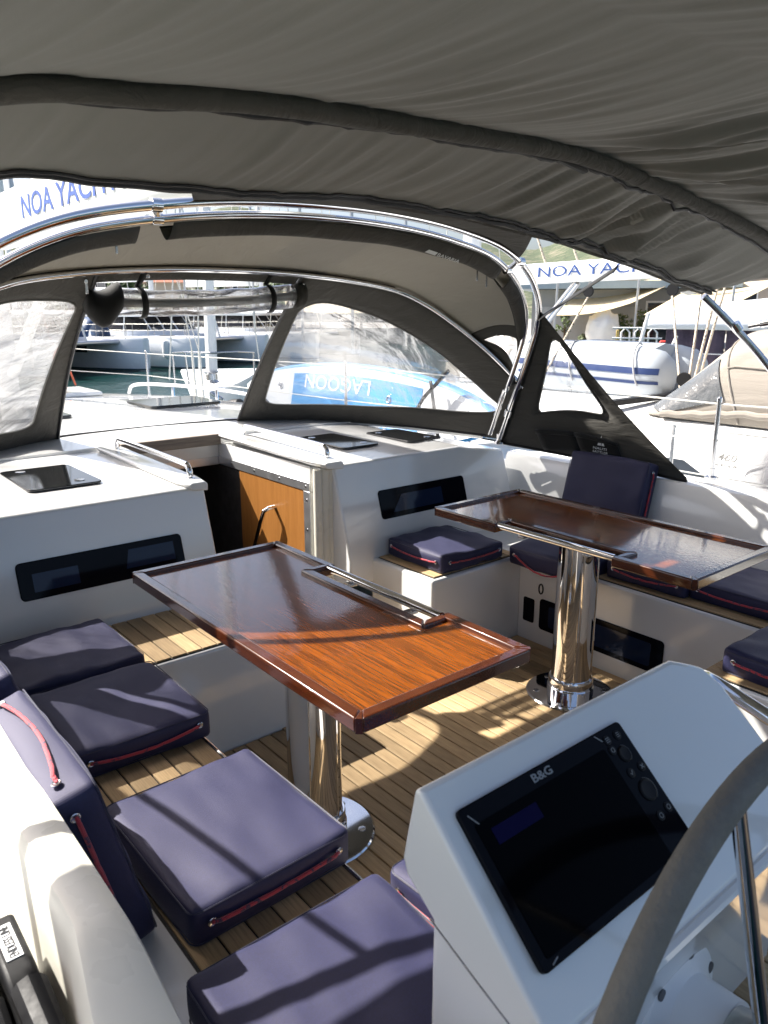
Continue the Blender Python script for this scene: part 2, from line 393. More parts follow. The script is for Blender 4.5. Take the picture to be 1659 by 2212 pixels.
# ---------------------------------------------------------------- own yacht: hull and deck
def hb(y):
    T=[(-3.2,2.05),(0,2.2),(3,2.2),(6,1.92),(8.5,1.3),(10.5,.55),(11.4,.05)]
    for (a,b),(c,d) in zip(T,T[1:]):
        if y<=c: return b+(d-b)*(y-a)/(c-a)
    return .05
ys=[-3.2+14.6*i/40 for i in range(41)]
g=MB()
for sg in(-1,1):
    g.loft([[(XC+sg*hb(y),y,.56),(XC+sg*(hb(y)*.97),y,-.2),(XC+sg*hb(y)*.8,y,-1.6)] for y in ys],False,False)
    g.loft([[(XC+sg*hb(y),y,.56),(XC+sg*hb(y),y,.60),(XC+sg*(hb(y)-.04 if hb(y)>.06 else 0),y,.60),(XC+sg*max(0,hb(y)-.045),y,.56)] for y in ys],False,False)
hull=obj('yacht_hull',g,HULLW,solid=.0,smooth=40); struct(hull,'white topsides and toe rail of the yacht one stands on','hull')
g=MB()
fy=[y for y in ys if y>=2.9]
g.loft([[(XC-max(.01,hb(y)-.04),y,.56),(XC+max(.01,hb(y)-.04),y,.56)] for y in [5.3]+[y for y in fy if y>5.3]],False,False)
my=[2.93]+[y for y in fy if 2.93<y<5.3]+[5.3]
g.loft([[(XC-hb(y)+.04,y,.56),(.5,y,.56)] for y in my],False,False); g.loft([[(3.17,y,.56),(XC+hb(y)-.04,y,.56)] for y in my],False,False)
by=[y for y in ys if y<2.9]+[2.93]
g.loft([[(XC-hb(y)+.04,y,.56),(.12,y,.56)] for y in by],False,False)
g.loft([[(3.55,y,.56),(XC+hb(y)-.04,y,.56)] for y in by],False,False)
struct(obj('deck',g,GELD,smooth=0),'white side decks and foredeck of the yacht','deck')

# ---------------------------------------------------------------- cockpit sole with teak planks
def planks(parent,name,x0,x1,y0,y1,z0,z1,pitch=.056,gap=.0055,clip=None):
    n=max(1,round((x1-x0)/pitch)); p=(x1-x0)/n; base=None
    for i in range(n):
        xa,xb=x0+i*p+gap/2,x0+(i+1)*p-gap/2; ya,yb=(y0,y1) if clip is None else clip((xa+xb)/2)
        if yb-ya<.03: continue
        g=MB().box((-(xb-xa)/2,-(yb-ya)/2,z0-z1),((xb-xa)/2,(yb-ya)/2,0))
        o=obj(name,g,TEAK,parent,smooth=0,bevel=.0012,seg=1,local=True); o.location=Vector(((xa+xb)/2,(ya+yb)/2,z1))-off(parent)
sole=obj('cockpit_sole',MB().box((.84,-1.6,-.06),(2.84,2.9,-.004)),CAULK,smooth=0); struct(sole,'teak planked cockpit floor with black caulking','cockpit floor')
def sclip(x):
    hi=2.34 if x<1.44 else (2.80 if x<2.24 else 2.36)
    lo=1.06 if (x<1.36 or x>2.32) else -1.5
    return lo,hi
planks(sole,'plank',.85,2.82,0,0,-.003,.006,.0563,.006,sclip)

# ---------------------------------------------------------------- cockpit seats
def seat(label,boxes,teaks):
    t=thing('cockpit_bench',label,'bench',(boxes[0][0][0],boxes[0][0][1],0))
    for a,b in boxes: obj('moulding',MB().box(a,b),GEL,t,bevel=.014,seg=3)
    for x0,x1,y0,y1 in teaks:
        obj('caulking',MB().box((x0-.004,y0-.004,.40),(x1+.004,y1+.004,.4265)),CAULK,t,smooth=0)
        planks(t,'plank',x0,x1,y0,y1,.425,.432,.0575,.005)
    return t
ps=seat('white port cockpit seat with teak planks in front of the navy backrest cushion',
  [((.36,.25,-.05),(.845,2.3535,.424)),((.40,2.35,-.05),(1.452,2.815,.4245)),((.42,.253,-.05),(1.36,1.052,.4235))],
  [(.47,.835,1.064,2.352),(.47,1.40,2.366,2.782),(.44,1.345,.30,1.045)])
obj('edge_strip',MB().tube([(.842,1.056,.424),(.842,2.345,.424)],.006,8),STEEL,ps)
ss=seat('white starboard cockpit seat with teak planks and navy cushions, black locker front below',
  [((2.822,.25,-.05),(3.32,2.3735,.424)),((2.235,2.37,-.05),(3.28,2.815,.4245)),((2.31,.253,-.05),(3.30,1.147,.4235))],
  [(2.838,3.20,1.16,2.362),(2.262,2.82,2.392,2.782),(2.325,3.20,.30,1.14)])
lk=obj('locker_front',MB().prism([(2.8215,y,z) for y,z in rrect(1.562,.085,2.228,.243,.018)],(-.006,0,0)),BLACKG,ss,bevel=.002)
obj('locker_pane',MB().prism([(2.815,y,z) for y,z in rrect(1.62,.11,2.17,.218,.012)],(-.002,0,0)),PANE,ss)
vent=obj('vent_plate',MB().prism([(2.8215,y,z) for y,z in rrect(2.262,.10,2.33,.225,.01)],(-.005,0,0)),BLACKG,ss,bevel=.002)

# ---------------------------------------------------------------- coamings
def coaming(sg,label):
    m=lambda x:x if sg>0 else 2*XC-x
    t=thing('cockpit_coaming',label,'coaming',(m(.25),1.5,.5))
    def sec(y):
        if y>.93: zt,xr=.80,.225
        else:
            k=min(1,(.93-y)/.28); k=k*k*(3-2*k); zt=.80-.055*k; xr=.225-.028*min(1,(.93-y)/.15)
            if y<.6: zt-=.03*(.6-y)
        dk=.60 if sg>0 else .715
        dx=-.12 if sg>0 else -.165
        if sg>0: S=[(.33,.38),(.325,.44),(.315,.56),(.302,.70),(.293,zt-.022),(.287,zt-.006),(.272,zt),(xr+.012,zt),(xr,zt-.004),(xr-.010,zt-.02),(.207 if y>.93 else xr-.018,.70),(.200 if y>.93 else xr-.024,.63),(.17,.604),(-.12,.60)]
        else: S=[(.37,.38),(.36,.44),(.345,.56),(.32,.70),(.297,zt-.022),(.288,zt-.006),(.272,zt),(.20,zt),(.17,zt-.006),(.10,zt-.03),(.0,zt-.05),(-.10,zt-.065),(-.24,zt-.08),(-.33,zt-.12)]
        return [(m(x),y,z) for x,z in S]
    ysn=[2.97,2.4,1.9,1.5,1.2,1.0,.94,.92,.90,.87,.84,.80,.76,.72,.68,.62,.5,.2,-.5,-1.6]
    g=MB(); g.loft([sec(y) for y in ysn],False,False)
    a=[sec(ysn[0]),sec(ysn[-1])]
    obj('moulding',g,GEL if sg<0 else GELC,t,smooth=32)
    return t
pc=coaming(1,'cream white port coaming lit by the sun behind the backrest cushion')
g=MB()
obj('pocket',MB().prism([(x,y,.604) for x,y in rrect(.02,1.14,.16,1.42,.03)],(0,0,.06)),plain('pocket_grey',(.35,.35,.34),.5),pc,bevel=.006)
sc=coaming(-1,'white starboard coaming and side deck below the shaded sprayhood wing')
# rope clutch on the port deck
t=thing('rope_clutch','black rope clutch bank with white printed labels beside the port coaming','rope clutch',(.16,.95,.6))
for i,xo in enumerate((.138,.084)):
    prof=[(1.10,.60),(1.10,.70),(1.08,.742),(.965,.742),(.94,.735),(.90,.70),(.70,.66),(.62,.60)]
    b=obj('clutch_body',MB().prism([(xo,y,z) for y,z in prof],(.042,0,0)),BLACKP,t,bevel=.007,seg=3)
    g=MB().box((xo+.010,.985,.7425),(xo+.032,1.058,.7438)); lb=obj('label',g,LABELW,t,smooth=0)
    if i==0: text('lettering','ENDLESS LINE',INKB,lb,(xo+.0275,.988,.7441),(0,1,0),(-1,0,0),.066,.0125)
    obj('lever',MB().tube([(xo+.023,.93,.735),(xo+.023,.80,.725),(xo+.025,.70,.70)],lambda u:.024-.006*u,10),BLACKP,t)
g=MB().tube([(.12,1.5,.66),(.12,1.3,.68),(.12,1.12,.69),(.10,1.0,.70)],.007,8); tag(obj('rope',g,ropemat('teal_rope',(.03,.22,.28),(.5,.5,.5))),'teal flecked rope running into the black clutch','rope')

# ---------------------------------------------------------------- cabin
cab=thing('cabin_trunk','white cabin trunk with open companionway between two black framed portlights','cabin',(XC,3.4,.4))
FY=lambda z:2.80+.3*(z-.43)
def prof(y1): return [(2.80,.30),(2.80,.43),(2.935,.88),(y1,.88+.017*(y1-2.935))]+[(y1,.30)]
obj('bulkhead',MB().prism([(.36,y,z) for y,z in prof(3.96)],(1.07,0,0)),GEL,cab,bevel=.012,seg=3)
# starboard half, with a bevelled outboard shoulder
g=MB(); pr_=prof(3.96)
rings=[]
for x,dz in ((2.10,0),(2.14,0),(2.95,0),(3.05,-.02),(3.30,-.055)):
    rings.append([(x,y,z+(dz if z>.5 else 0)) for y,z in pr_])
g.loft(rings); obj('bulkhead',g,GEL,cab,bevel=.012,seg=3)
# companionway starboard cheek
obj('companionway_cheek',MB().box((2.034,3.03,.742),(2.101,3.96,.868)),GEL,cab,bevel=.004); obj('companionway_cheek',MB().box((2.034,3.03,-.3),(2.101,3.722,.7415)),GEL,cab)
for i,(xa,ya,r) in enumerate(((2.045,2.985,.022),(2.075,2.965,.02),(2.098,2.955,.016))):
    g=MB(); g.tube([(xa,ya,-.1),(xa,ya,.3),(xa,ya,.80),(xa,ya,.862)],r,12); obj('door_jamb_rib',g,GELC,cab)
obj('jamb_back',MB().prism([(2.05,2.965,-.2),(2.05,2.965,.868),(2.05,3.06,.868),(2.05,3.06,-.2)],(.055,0,0)),GEL,cab)
fr=obj('door_track',MB().box((2.026,3.03,.745),(2.0338,3.955,.79)),ALU,cab,bevel=.002)
for y in (3.06,3.3,3.55,3.8): obj('screw',MB().lathe([(.007,-.001),(.007,.0015),(.004,.003)],(2.026,y,.768),(-1,0,0),10),STEEL,fr)
f2=obj('door_track',MB().box((2.0262,3.028,-.3),(2.0336,3.083,.744)),ALU,cab,bevel=.002)
for z in (.7,.55,.40): obj('screw',MB().lathe([(.007,-.001),(.007,.0015),(.004,.003)],(2.0262,3.055,z),(-1,0,0),10),STEEL,f2)
dp=obj('wood_panel',MB().box((2.030,3.0835,-.3),(2.0338,3.72,.744)),PANEL,cab,smooth=0)
obj('grab_handle',MB().tube([(2.032,3.36,.605),(1.99,3.362,.603),(1.975,3.375,.59),(1.972,3.40,.54),(1.972,3.50,.34),(1.975,3.58,.18),(2.032,3.60,.15)],.0125,12),CHROME,dp)
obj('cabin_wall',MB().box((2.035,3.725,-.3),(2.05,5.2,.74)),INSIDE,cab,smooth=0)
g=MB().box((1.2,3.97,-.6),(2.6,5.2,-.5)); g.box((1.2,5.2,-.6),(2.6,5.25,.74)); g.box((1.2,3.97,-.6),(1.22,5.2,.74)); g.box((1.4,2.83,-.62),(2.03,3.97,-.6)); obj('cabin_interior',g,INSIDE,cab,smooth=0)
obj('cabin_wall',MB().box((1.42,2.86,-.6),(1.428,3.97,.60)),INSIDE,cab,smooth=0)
sill=obj('threshold',MB().box((1.45,2.79,-.1),(2.045,2.84,.12)),GEL,cab,bevel=.008)
# overhanging roof lip either side of the hatch
for x0,x1 in ((1.33,1.452),(2.012,2.16)):
    rings=[]
    for y in (2.90,3.02,3.93):
        z=.884+.017*(y-2.935); k=.02 if y<2.95 else 0
        rings.append([(x0+.02+k*.6,y,z-.008),(x1-k,y,z-.018),(x1-k,y,z+.012),(x1-.012-k,y,z+.022),(x0+.012+k,y,z+.022),(x0+k,y,z+.014)])
    obj('hatch_slide',MB().loft(rings),GEL,cab,bevel=.005)
obj('hatch_beam',MB().box((1.455,3.915,.862),(2.03,3.957,.922)),WEATHER,cab,bevel=.005)
obj('hatch_header',MB().box((1.43,3.958,.74),(2.035,3.985,.865)),GEL,cab,bevel=.004)
obj('header_trim',MB().box((1.44,3.952,.745),(2.025,3.9575,.79)),ALU,cab,bevel=.001)
# coachroof forward
rings=[]
for y,xa,xb,z in ((3.962,.38,3.29,.897),(4.6,.42,3.25,.908),(6.4,.62,3.05,.875),(7.8,.85,2.82,.80),(8.5,1.05,2.62,.66),(8.7,1.1,2.57,.565)):
    zb=.748 if y<5 else .50
    rings.append([(xa-.12,y,zb),(xa-.02,y,z-.07),(xa+.12,y,z-.008),(xa+.5,y,z+.012),(XC,y,z+.02),(xb-.5,y,z+.012),(xb-.12,y,z-.008),(xb+.02,y,z-.07),(xb+.12,y,zb)])
obj('coachroof',MB().loft(rings),GEL,cab,smooth=40,bevel=.01)
for xa,xb,ya,yb in ((.98,1.62,5.15,5.75),(2.2,2.75,5.25,5.75)):
    h=obj('deck_hatch',MB().prism([(x,y,.915) for x,y in rrect(xa,ya,xb,yb,.04)],(0,0,.022)),HATCHG,cab,bevel=.004)
hh=obj('mast_base_panel',MB().box((1.2,6.9,.86),(2.45,7.5,.90)),GEL,cab,bevel=.02)
# portlights
def portlight(x0,x1,z0,z1,panes):
    n=Vector((0,-1,.3)).normalized()
    def q(x,z,d): p=Vector((x,FY(z),z))+n*d; return p
    P=rrect(x0,z0,x1,z1,.018)
    f=obj('portlight',MB().prism([q(x,z,-.004) for x,z in P],n*.010),BLACKG,cab,bevel=.003)
    for a,b,c,d,sk in panes:
        obj('pane',MB().prism([q(a-sk,c,.0062),q(b,c,.0062),q(b,d,.0062),q(a,d,.0062)],n*.0012),PANE,f,smooth=0)
portlight(.645,1.285,.575,.71,((.695,.86,.600,.665,0),(1.06,1.245,.615,.685,.02)))
portlight(2.335,2.93,.59,.73,((2.48,2.755,.615,.695,.07),))
# deck hatches on the roof
def hatch(x0,x1,y0,y1):
    z=.88+.017*((y0+y1)/2-2.935)+.004
    h=obj('roof_hatch',MB().prism([(x,y,z-.004) for x,y in rrect(x0,y0,x1,y1,.03)],(0,0,.010)),HATCHG,cab,bevel=.003)
    for fx,fy in ((.25,.86),(.75,.16)):
        obj('latch',MB().lathe([(.022,0),(.022,.002),(.017,.003)],(x0+(x1-x0)*fx,y0+(y1-y0)*fy,z+.0065),n=20),STEEL,h)
hatch(.81,1.11,3.22,3.69); hatch(2.37,2.62,3.21,3.66); hatch(2.78,3.03,3.15,3.56)
def rail(x):
    z=.905; P=[(x,3.00,z-.005),(x,3.00,z+.03),(x,3.02,z+.052),(x,3.06,z+.058),(x,3.40,z+.064),(x,3.74,z+.068),(x,3.79,z+.062),(x,3.81,z+.04),(x,3.81,z)]
    Q=[catm(P,i*.2) for i in range(41)]
    o=obj('grab_rail',MB().tube(Q,.0125,12),CHROME,cab)
    for y in (3.0,3.81): obj('rail_foot',MB().lathe([(.022,-.004),(.022,.004),(.014,.007)],(x,y,z+.0),n=16),CHROME,o)
rail(1.40); rail(2.115)
# small shackle and base channel at the sprayhood foot
ch=MB(); ch.tube([tuple(Vector(bas(-.97+1.94*i/60))+Vector((0,.012,.012))) for i in range(61)],.012,8); obj('sprayhood_track',ch,BLACKP,cab)
chn=MB(); chn.tube([tuple(Vector(bas(-.97+1.94*i/60))+Vector((0,.05,.004))) for i in range(61)],.02,8); obj('spray_coaming',chn,GEL,cab)
# ---------------------------------------------------------------- cockpit tables
def table(cx,cy,side,label):
    # side=+1: notch with steel rail on the starboard edge; -1 on the port edge
    t=thing('cockpit_table',label,'table',(cx,cy,0),'varnished cockpit tables')
    hw,y0,y1=.278,1.165,2.385
    L=lambda x,y:(cx+side*x,y)
    nx,na,nb=hw-.083,1.478,2.022
    out=[(-hw+.02,y0),(hw-.02,y0),(hw,y0+.02),(hw,na),(nx,na),(nx,nb),(hw,nb),(hw,y1-.02),(hw-.02,y1),(-hw+.02,y1),(-hw,y1-.02),(-hw,y0+.02)]
    top=obj('table_top',MB().prism([(*L(x,y),.7265) for x,y in out],(0,0,.0235)),MAHOG,t,bevel=.003)
    def fid(a,b,c,d):   # mitred fiddle bar as quad ring
        P=[L(*p) for p in (a,b,c,d)]
        g=MB()
        bot=[(*p,.724) for p in P]; up=[(*p,.762) for p in P]
        g.loft([bot,up]); obj('fiddle',g,MAHOGX,t,bevel=.0055,seg=3)
    w_=.034; e=.006; c_=.012
    H=hw+e; Y0=y0-e; Y1=y1+e
    fid((-H+c_,Y0),(H-c_,Y0),(H-w_,Y0+w_),(-H+w_,Y0+w_))
    fid((-H+c_,Y1),(H-c_,Y1),(H-w_,Y1-w_),(-H+w_,Y1-w_))
    fid((-H,Y0+c_),(-H,Y1-c_),(-H+w_,Y1-w_),(-H+w_,Y0+w_))
    fid((H,Y0+c_),(H,na-.002),(H-w_,na-.002),(H-w_,Y0+w_))
    fid((H,Y1-c_),(H,nb+.002),(H-w_,nb+.002),(H-w_,Y1-w_))
    fid((nx-w_,na-.03),(nx-w_,nb+.03),(nx,nb),(nx,na))
    fid((nx-w_+.001,na-.032),(H-w_-.001,na-.032),(H-.004,na-.003),(nx+.001,na-.003))
    fid((nx-w_+.001,nb+.032),(H-w_-.001,nb+.032),(H-.004,nb+.003),(nx+.001,nb+.003))
    for sx in(-1,1):
        for yy in (Y0,Y1):
            s2=1 if yy==Y0 else -1
            fid((sx*(H-c_),yy),(sx*H,yy+s2*c_),(sx*(H-w_+.002),yy+s2*(w_-.002)),(sx*(H-w_+.0),yy+s2*(w_-.004)))
    r=obj('hand_rail',MB().tube([(*L(hw-.018,na-.002),.752),(*L(hw-.018,nb+.002),.752)],.0135,14),CHROME,t)
    for yy in (na+.12,nb-.12): obj('rail_bracket',MB().box((cx+side*(hw-.10)-.002,yy-.014,.716),(cx+side*(hw-.10)+.002,yy+.014,.7262)).obox((*L(hw-.055,yy),.732),(.045,0,0),(0,.014,0),(0,0,.005)),STEEL,r,bevel=.002)
    px,py=cx,cy-.02
    col=obj('pedestal',MB().lathe([(.083,.08),(.083,.705)],(px,py,0),n=48),CHROME,t)
    obj('seam_strip',MB().tube([(px-.058,py-.060,.085),(px-.058,py-.060,.70)],.004,8),CHROME,col)
    obj('seam_strip',MB().tube([(px+.03,py-.078,.085),(px+.03,py-.078,.70)],.004,8),CHROME,col)
    obj('head_plate',MB().box((px-.14,py-.2,.700),(px+.14,py+.2,.7260)),STEEL,t,bevel=.004)
    obj('collar',MB().lathe([(.083,.085),(.09,.086),(.093,.08),(.093,.05),(.097,.045),(.097,.012)],(px,py,0),n=48),CHROME,t)
    bp=obj('base_plate',MB().lathe([(.185,.0062),(.185,.010),(.180,.0145),(.09,.0155)],(px,py,0),n=64),CHROME,t)
    for k in range(6):
        a=R_(20+60*k); obj('screw',MB().lathe([(.012,.0135),(.012,.0162),(.008,.0168)],(px+.145*math.cos(a),py+.145*math.sin(a),0),n=14),STEEL,bp)
    return t
table(1.168,1.775,1,'varnished mahogany cockpit table on steel column, half in sunlight, nearest the navy port seat cushions')
table(2.531,1.835,-1,'varnished mahogany cockpit table on steel column, in shade before the upright navy cushion')

# ---------------------------------------------------------------- cushions
def cushion_mesh(w_,d,h,r=.013,puff=.012,seed=0,wr=.004):
    bm=bmesh.new(); n=22; hx,hy,hz_=w_/2,d/2,h/2
    def axis(k,half):
        nn=n if half>.06 else 8
        return [math.sin(math.pi*(i/nn-.5))*.35+ (2*i/nn-1)*.65 for i in range(nn+1)]
    ax=[axis(0,hx),axis(1,hy),axis(2,hz_)]; H=(hx,hy,hz_)
    def put(p):
        c=[p[i]*H[i] for i in range(3)]; q=[max(-(H[i]-r),min(H[i]-r,c[i])) for i in range(3)]
        dv=Vector([c[i]-q[i] for i in range(3)])
        P=Vector(q)+(dv.normalized()*r if dv.length>1e-9 else dv)
        u,v,s=p
        P.z+=(1 if s>0 else -.3)*abs(s)*puff*(1-u*u)*(1-v*v)*1.2
        P.x+=(u)*.008*(1-v*v)*(1-s*s)*abs(u); P.y+=v*.008*(1-u*u)*(1-s*s)*abs(v)
        N1=noise.noise((P.x*7+seed*3.1,P.y*7,P.z*9+seed)); N2=noise.noise((P.x*20+seed,P.y*11,P.z*14))
        P+=Vector((N2*wr*.5*abs(u),N2*wr*.5*abs(v),(N1*wr*1.6+N2*wr*.8)*abs(s)))
        return P
    for k in range(3):
        a,b=[(1,2),(2,0),(0,1)][k]
        for sg in(-1,1):
            gr=[]
            for i in ax[a]:
                row=[]
                for j in ax[b]:
                    p=[0,0,0]; p[k]=sg; p[a]=i; p[b]=j; row.append(bm.verts.new(put(p)))
                gr.append(row)
            for i in range(len(gr)-1):
                for j in range(len(gr[0])-1):
                    q=(gr[i][j],gr[i+1][j],gr[i+1][j+1],gr[i][j+1]); bm.faces.new(q if sg>0 else q[::-1])
    bmesh.ops.remove_doubles(bm,verts=bm.verts,dist=.0008); bmesh.ops.recalc_face_normals(bm,faces=bm.faces)
    me=bpy.data.meshes.new('cover'); bm.to_mesh(me); bm.free(); me.materials.append(NAVY)
    for p in me.polygons: p.use_smooth=True
    return me
def cushion(label,cat,loc,dim_,cords=(),rot=(0,0,0),seed=0,group='navy cockpit cushions',puff=.005,wr=.005):
    dim=(dim_[0],dim_[1],dim_[2]*(.9 if rot[1]==0 else 1)); w_,d,h=dim; loc=(loc[0],loc[1],loc[2]-(dim_[2]-h)/2)
    t=thing('seat_cushion' if rot[1]==0 else 'backrest_cushion',label,cat,loc,group); t.rotation_euler=rot
    c=link('cover',cushion_mesh(*dim,seed=seed,puff=puff,wr=wr),t)
    # piping round top and bottom edges
    for s in (-1,1):
        zz=s*(h/2-.006); r=.02
        P=[(x,y,zz) for x,y in rrect(-w_/2+.0005,-d/2+.0005,w_/2-.0005,d/2-.0005,r,4)]
        P=[(x+ (.008*(1-(y/(d/2))**2) if x>0 else -.008*(1-(y/(d/2))**2))*(abs(x)>w_/2-.004)*.6,y,z+.002*noise.noise((x*9,y*9,seed+z))) for x,y,z in P]
        obj('piping',MB().tube(P,.0017,5,closed=True),PIPE,c,local=True)
    for side,sag in cords:
        ax,sg=side[0],(1 if side[1]=='+' else -1)
        def pt(u,z,o):
            return (sg*(w_/2+o),u*(d/2),z) if ax=='x' else (u*(w_/2),sg*(d/2+o),z)
        ends=[pt(-.80,h*.12,.006),pt(.80,h*.12,.006)]
        path=[pt(-.80,h*.12,-.012),pt(-.79,h*.10,.008)]+[pt(-.72+1.44*i/14,h*.10-sag*(1-(i/7-1)**2)+.002*noise.noise((i*.7,seed,1)),.013) for i in range(15)]+[pt(.79,h*.10,.008),pt(.80,h*.12,-.012)]
        obj('cord',MB().tube(path,.0043,8),RED,c,local=True)
        for e in ends:
            axv=(sg,0,0) if ax=='x' else (0,sg,0)
            obj('grommet',MB().lathe([(.0055,.0),(.0088,.0),(.0092,.002),(.0075,.003),(.0055,.002)],tuple(Vector(e)+Vector(axv)*.001),axv,18),STEEL,c,local=True)
    return t
Z0=.432
cushion('navy seat cushion lying against the port portlight wall, a sun band across it','seat cushion',(.672,2.475,Z0+.046),(.385,.40,.088),(),(0,0,.02),1,wr=.007)
cushion('navy seat cushion with a small square of sun, between the wall cushion and bare teak','seat cushion',(.675,2.022,Z0+.047),(.375,.42,.090),(('y-',.012),),(0,0,-.01),2,wr=.006)
cushion('navy seat cushion half in sunlight beside the chrome column of the port table','seat cushion',(.662,1.362,Z0+.047),(.375,.43,.092),(('y-',.004),),(0,0,.02),3,puff=.007)
cushion('sunlit navy seat cushion left of the plotter console, nearest the viewer','seat cushion',(.608,.80,Z0+.047),(.41,.44,.092),(),(0,0,-.01),4,puff=.006)
cushion('navy seat cushion mostly hidden behind the plotter console, red cord on its side','seat cushion',(1.055,.835,Z0+.045),(.40,.38,.09),(('x-',.005),),(0,0,.06),5)
cushion('navy seat cushion on the teak ledge under the small starboard portlight','seat cushion',(2.515,2.585,Z0+.047),(.40,.40,.092),(('x-',.008),('y-',.006)),(0,0,-.02),6,wr=.006)
cushion('navy cushion hanging over the starboard seat edge, black clip on its cord','seat cushion',(2.93,2.15,Z0+.035),(.40,.43,.09),(('x-',.055),),(0,-.08,0),7)
cushion('navy seat cushion on the starboard seat, under the middle of the shaded table','seat cushion',(3.055,1.72,Z0+.045),(.37,.38,.088),(('x-',.012),),(0,0,.03),8)
cushion('navy seat cushion on the starboard seat, just past the shaded table end','seat cushion',(3.09,1.325,Z0+.045),(.37,.40,.09),(('x-',.008),),(0,0,.0),9)
cushion('navy seat cushion on the aft starboard bench, cut by the right picture edge','seat cushion',(2.56,.885,Z0+.045),(.40,.43,.092),(('x-',.008),),(0,0,.0),10)
def backrest(label,bx,by,tx,z0,z1,length,sg,seed,cords):
    # leaning cushion: local x runs up the slope, local z points inboard
    a=math.atan2(z1-z0,tx-bx); L=math.hypot(z1-z0,tx-bx)
    return cushion(label,'backrest cushion',((bx+tx)/2,by,(z0+z1)/2),(L,length,.092),cords,(0,-a,0),seed,puff=.008)
backrest('navy backrest cushion against the port coaming, its top edge in sun, red cords showing',.405,1.445,.318,.437,.80,.45,1,11,(('x+',.02),('y-',.0)))
backrest('navy backrest cushion at the left picture edge, forward of the sunlit one',.405,1.99,.318,.437,.79,.44,1,12,())
backrest('navy backrest cushion standing upright against the starboard coaming in shade',3.235,2.225,3.345,.437,.875,.46,-1,13,(('y-',.0),))
tag(obj('clip',MB().tube([(2.722,2.15+.012*math.cos(k*.5236),.335+.024*math.sin(k*.5236)) for k in range(12)],.004,6,closed=True),BLACKP),'black snap clip hanging on the red cord of a starboard cushion','clip')

# ---------------------------------------------------------------- steering console
cons=thing('steering_console','white steering console with a large black chart plotter facing the helm','steering console',(.95,.5,0))
PRF=[(.655,.985),(.668,.982),(.692,.862),(.683,.838),(.628,.80),(.632,.0),(.47,.0),(.452,.60),(.432,.735),(.420,.752),(.424,.770)]
rings=[]
for x,k in ((.602,0),(1.215,0),(1.285,1),(1.31,2)):
    r=[]
    for y,z in PRF:
        if k==1: r.append((x,min(y,.640),min(z,.962) if z>.9 else z))
        elif k==2: r.append((x+(.0),min(y,.60),min(z,.925) if z>.9 else z))
        else:
            xx=x if z>.80 or k else .602
            r.append((xx,y,z))
    rings.append(r)
obj('moulding',MB().loft(rings),GEL,cons,bevel=.016,seg=4)
FN=Vector((0,-math.sin(R_(42)),math.cos(R_(42)))); UP=Vector((0,math.cos(R_(42)),math.sin(R_(42))))
PA=Vector((.632,.622,.9575))
def F(u,v,d=0): return PA+Vector((1,0,0))*u+UP*v+FN*d
g=MB().tube([(.604,.418,.757),(1.30,.418,.757)],.010,8); obj('face_lip',g,GEL,cons)
plo=obj('chart_plotter',MB().prism([F(u,v,-.004) for u,v in rrect(0,-.212,.364,0,.008)],FN*.010),BLACKG,cons,bevel=.002)
obj('display',MB().prism([F(u,v,.0062) for u,v in rrect(.014,-.2,.300,-.026,.004)],FN*.0008),DISPLAY,plo,smooth=0)
obj('painted_reflection',MB().prism([F(.035,-.062,.0072),F(.125,-.062,.0072),F(.125,-.040,.0072),F(.035,-.040,.0072)],FN*.0004),REFLSTRIP,plo,smooth=0)  # reflection painted on the display glass as a bluish strip
text('logo','B&G',BUTTON,plo,F(.142,-.019,.0064),(1,0,0),UP,.042,.0125,bold=.02)
for (u,v,r) in ((.333,-.047,.0125),(.333,-.107,.0165)):
    obj('dial',MB().lathe([(r,0),(r,.002),(r*.85,.0035),(r*.5,.003)],F(u,v,.006),FN,28),DARKBTN,plo)
    obj('dial_ring',MB().tube([F(u,v,.0066)+Vector((1,0,0))*r*1.12*math.cos(R_(a))+UP*r*1.12*math.sin(R_(a)) for a in range(-60,90,10)],.0006,5),RINGM,plo)
for u,v,s in ((.316,-.018,'::'),(.342,-.018,'='),(.314,-.034,'o'),(.350,-.075,'x'),(.322,-.075,'<'),(.350,-.142,'o'),(.326,-.146,'o')):
    b=obj('button',MB().lathe([(.0075,0),(.0075,.0015),(.006,.002)],F(u,v,.006),FN,16),DARKBTN,plo)
    if s=='o': obj('symbol',MB().tube([F(u,v,.0082)+Vector((1,0,0))*.0035*math.cos(R_(a))+UP*.0035*math.sin(R_(a)) for a in range(0,360,30)],.0006,5,closed=True),BUTTON,b)
    elif s=='x': obj('symbol',MB().tube([F(u-.003,v-.003,.0082),F(u+.003,v+.003,.0082)],.0007,5).tube([F(u-.003,v+.003,.0082),F(u+.003,v-.003,.0082)],.0007,5),BUTTON,b)
    elif s=='<': obj('symbol',MB().tube([F(u-.003,v,.0082),F(u-.001,v-.003,.0082),F(u+.003,v+.003,.0082)],.0007,5),BUTTON,b)
    else:
        g=MB()
        for i in range(3):
            if s=='=': g.tube([F(u-.003,v-.003+.003*i,.0082),F(u+.003,v-.003+.003*i,.0082)],.0006,5)
            else:
                for j in range(3): g.lathe([(.0009,0),(.0009,.0006)],F(u-.003+.003*i,v-.003+.003*j,.0078),FN,8)
        obj('symbol',g,BUTTON,b)
for a,b in (((.012,-.012),(.022,-.028)),((.296,-.004),(.306,-.016)),((.018,-.208),(.030,-.204))):
    obj('corner_mark',MB().tube([F(*a,.0064),F(*b,.0064)],.0010,5),BUTTON,plo)
obj('panel_joint',MB().tube([(.6015,.455,.735),(.6015,.54,.765),(.6015,.632,.80)],.0016,5),STEEL,cons)
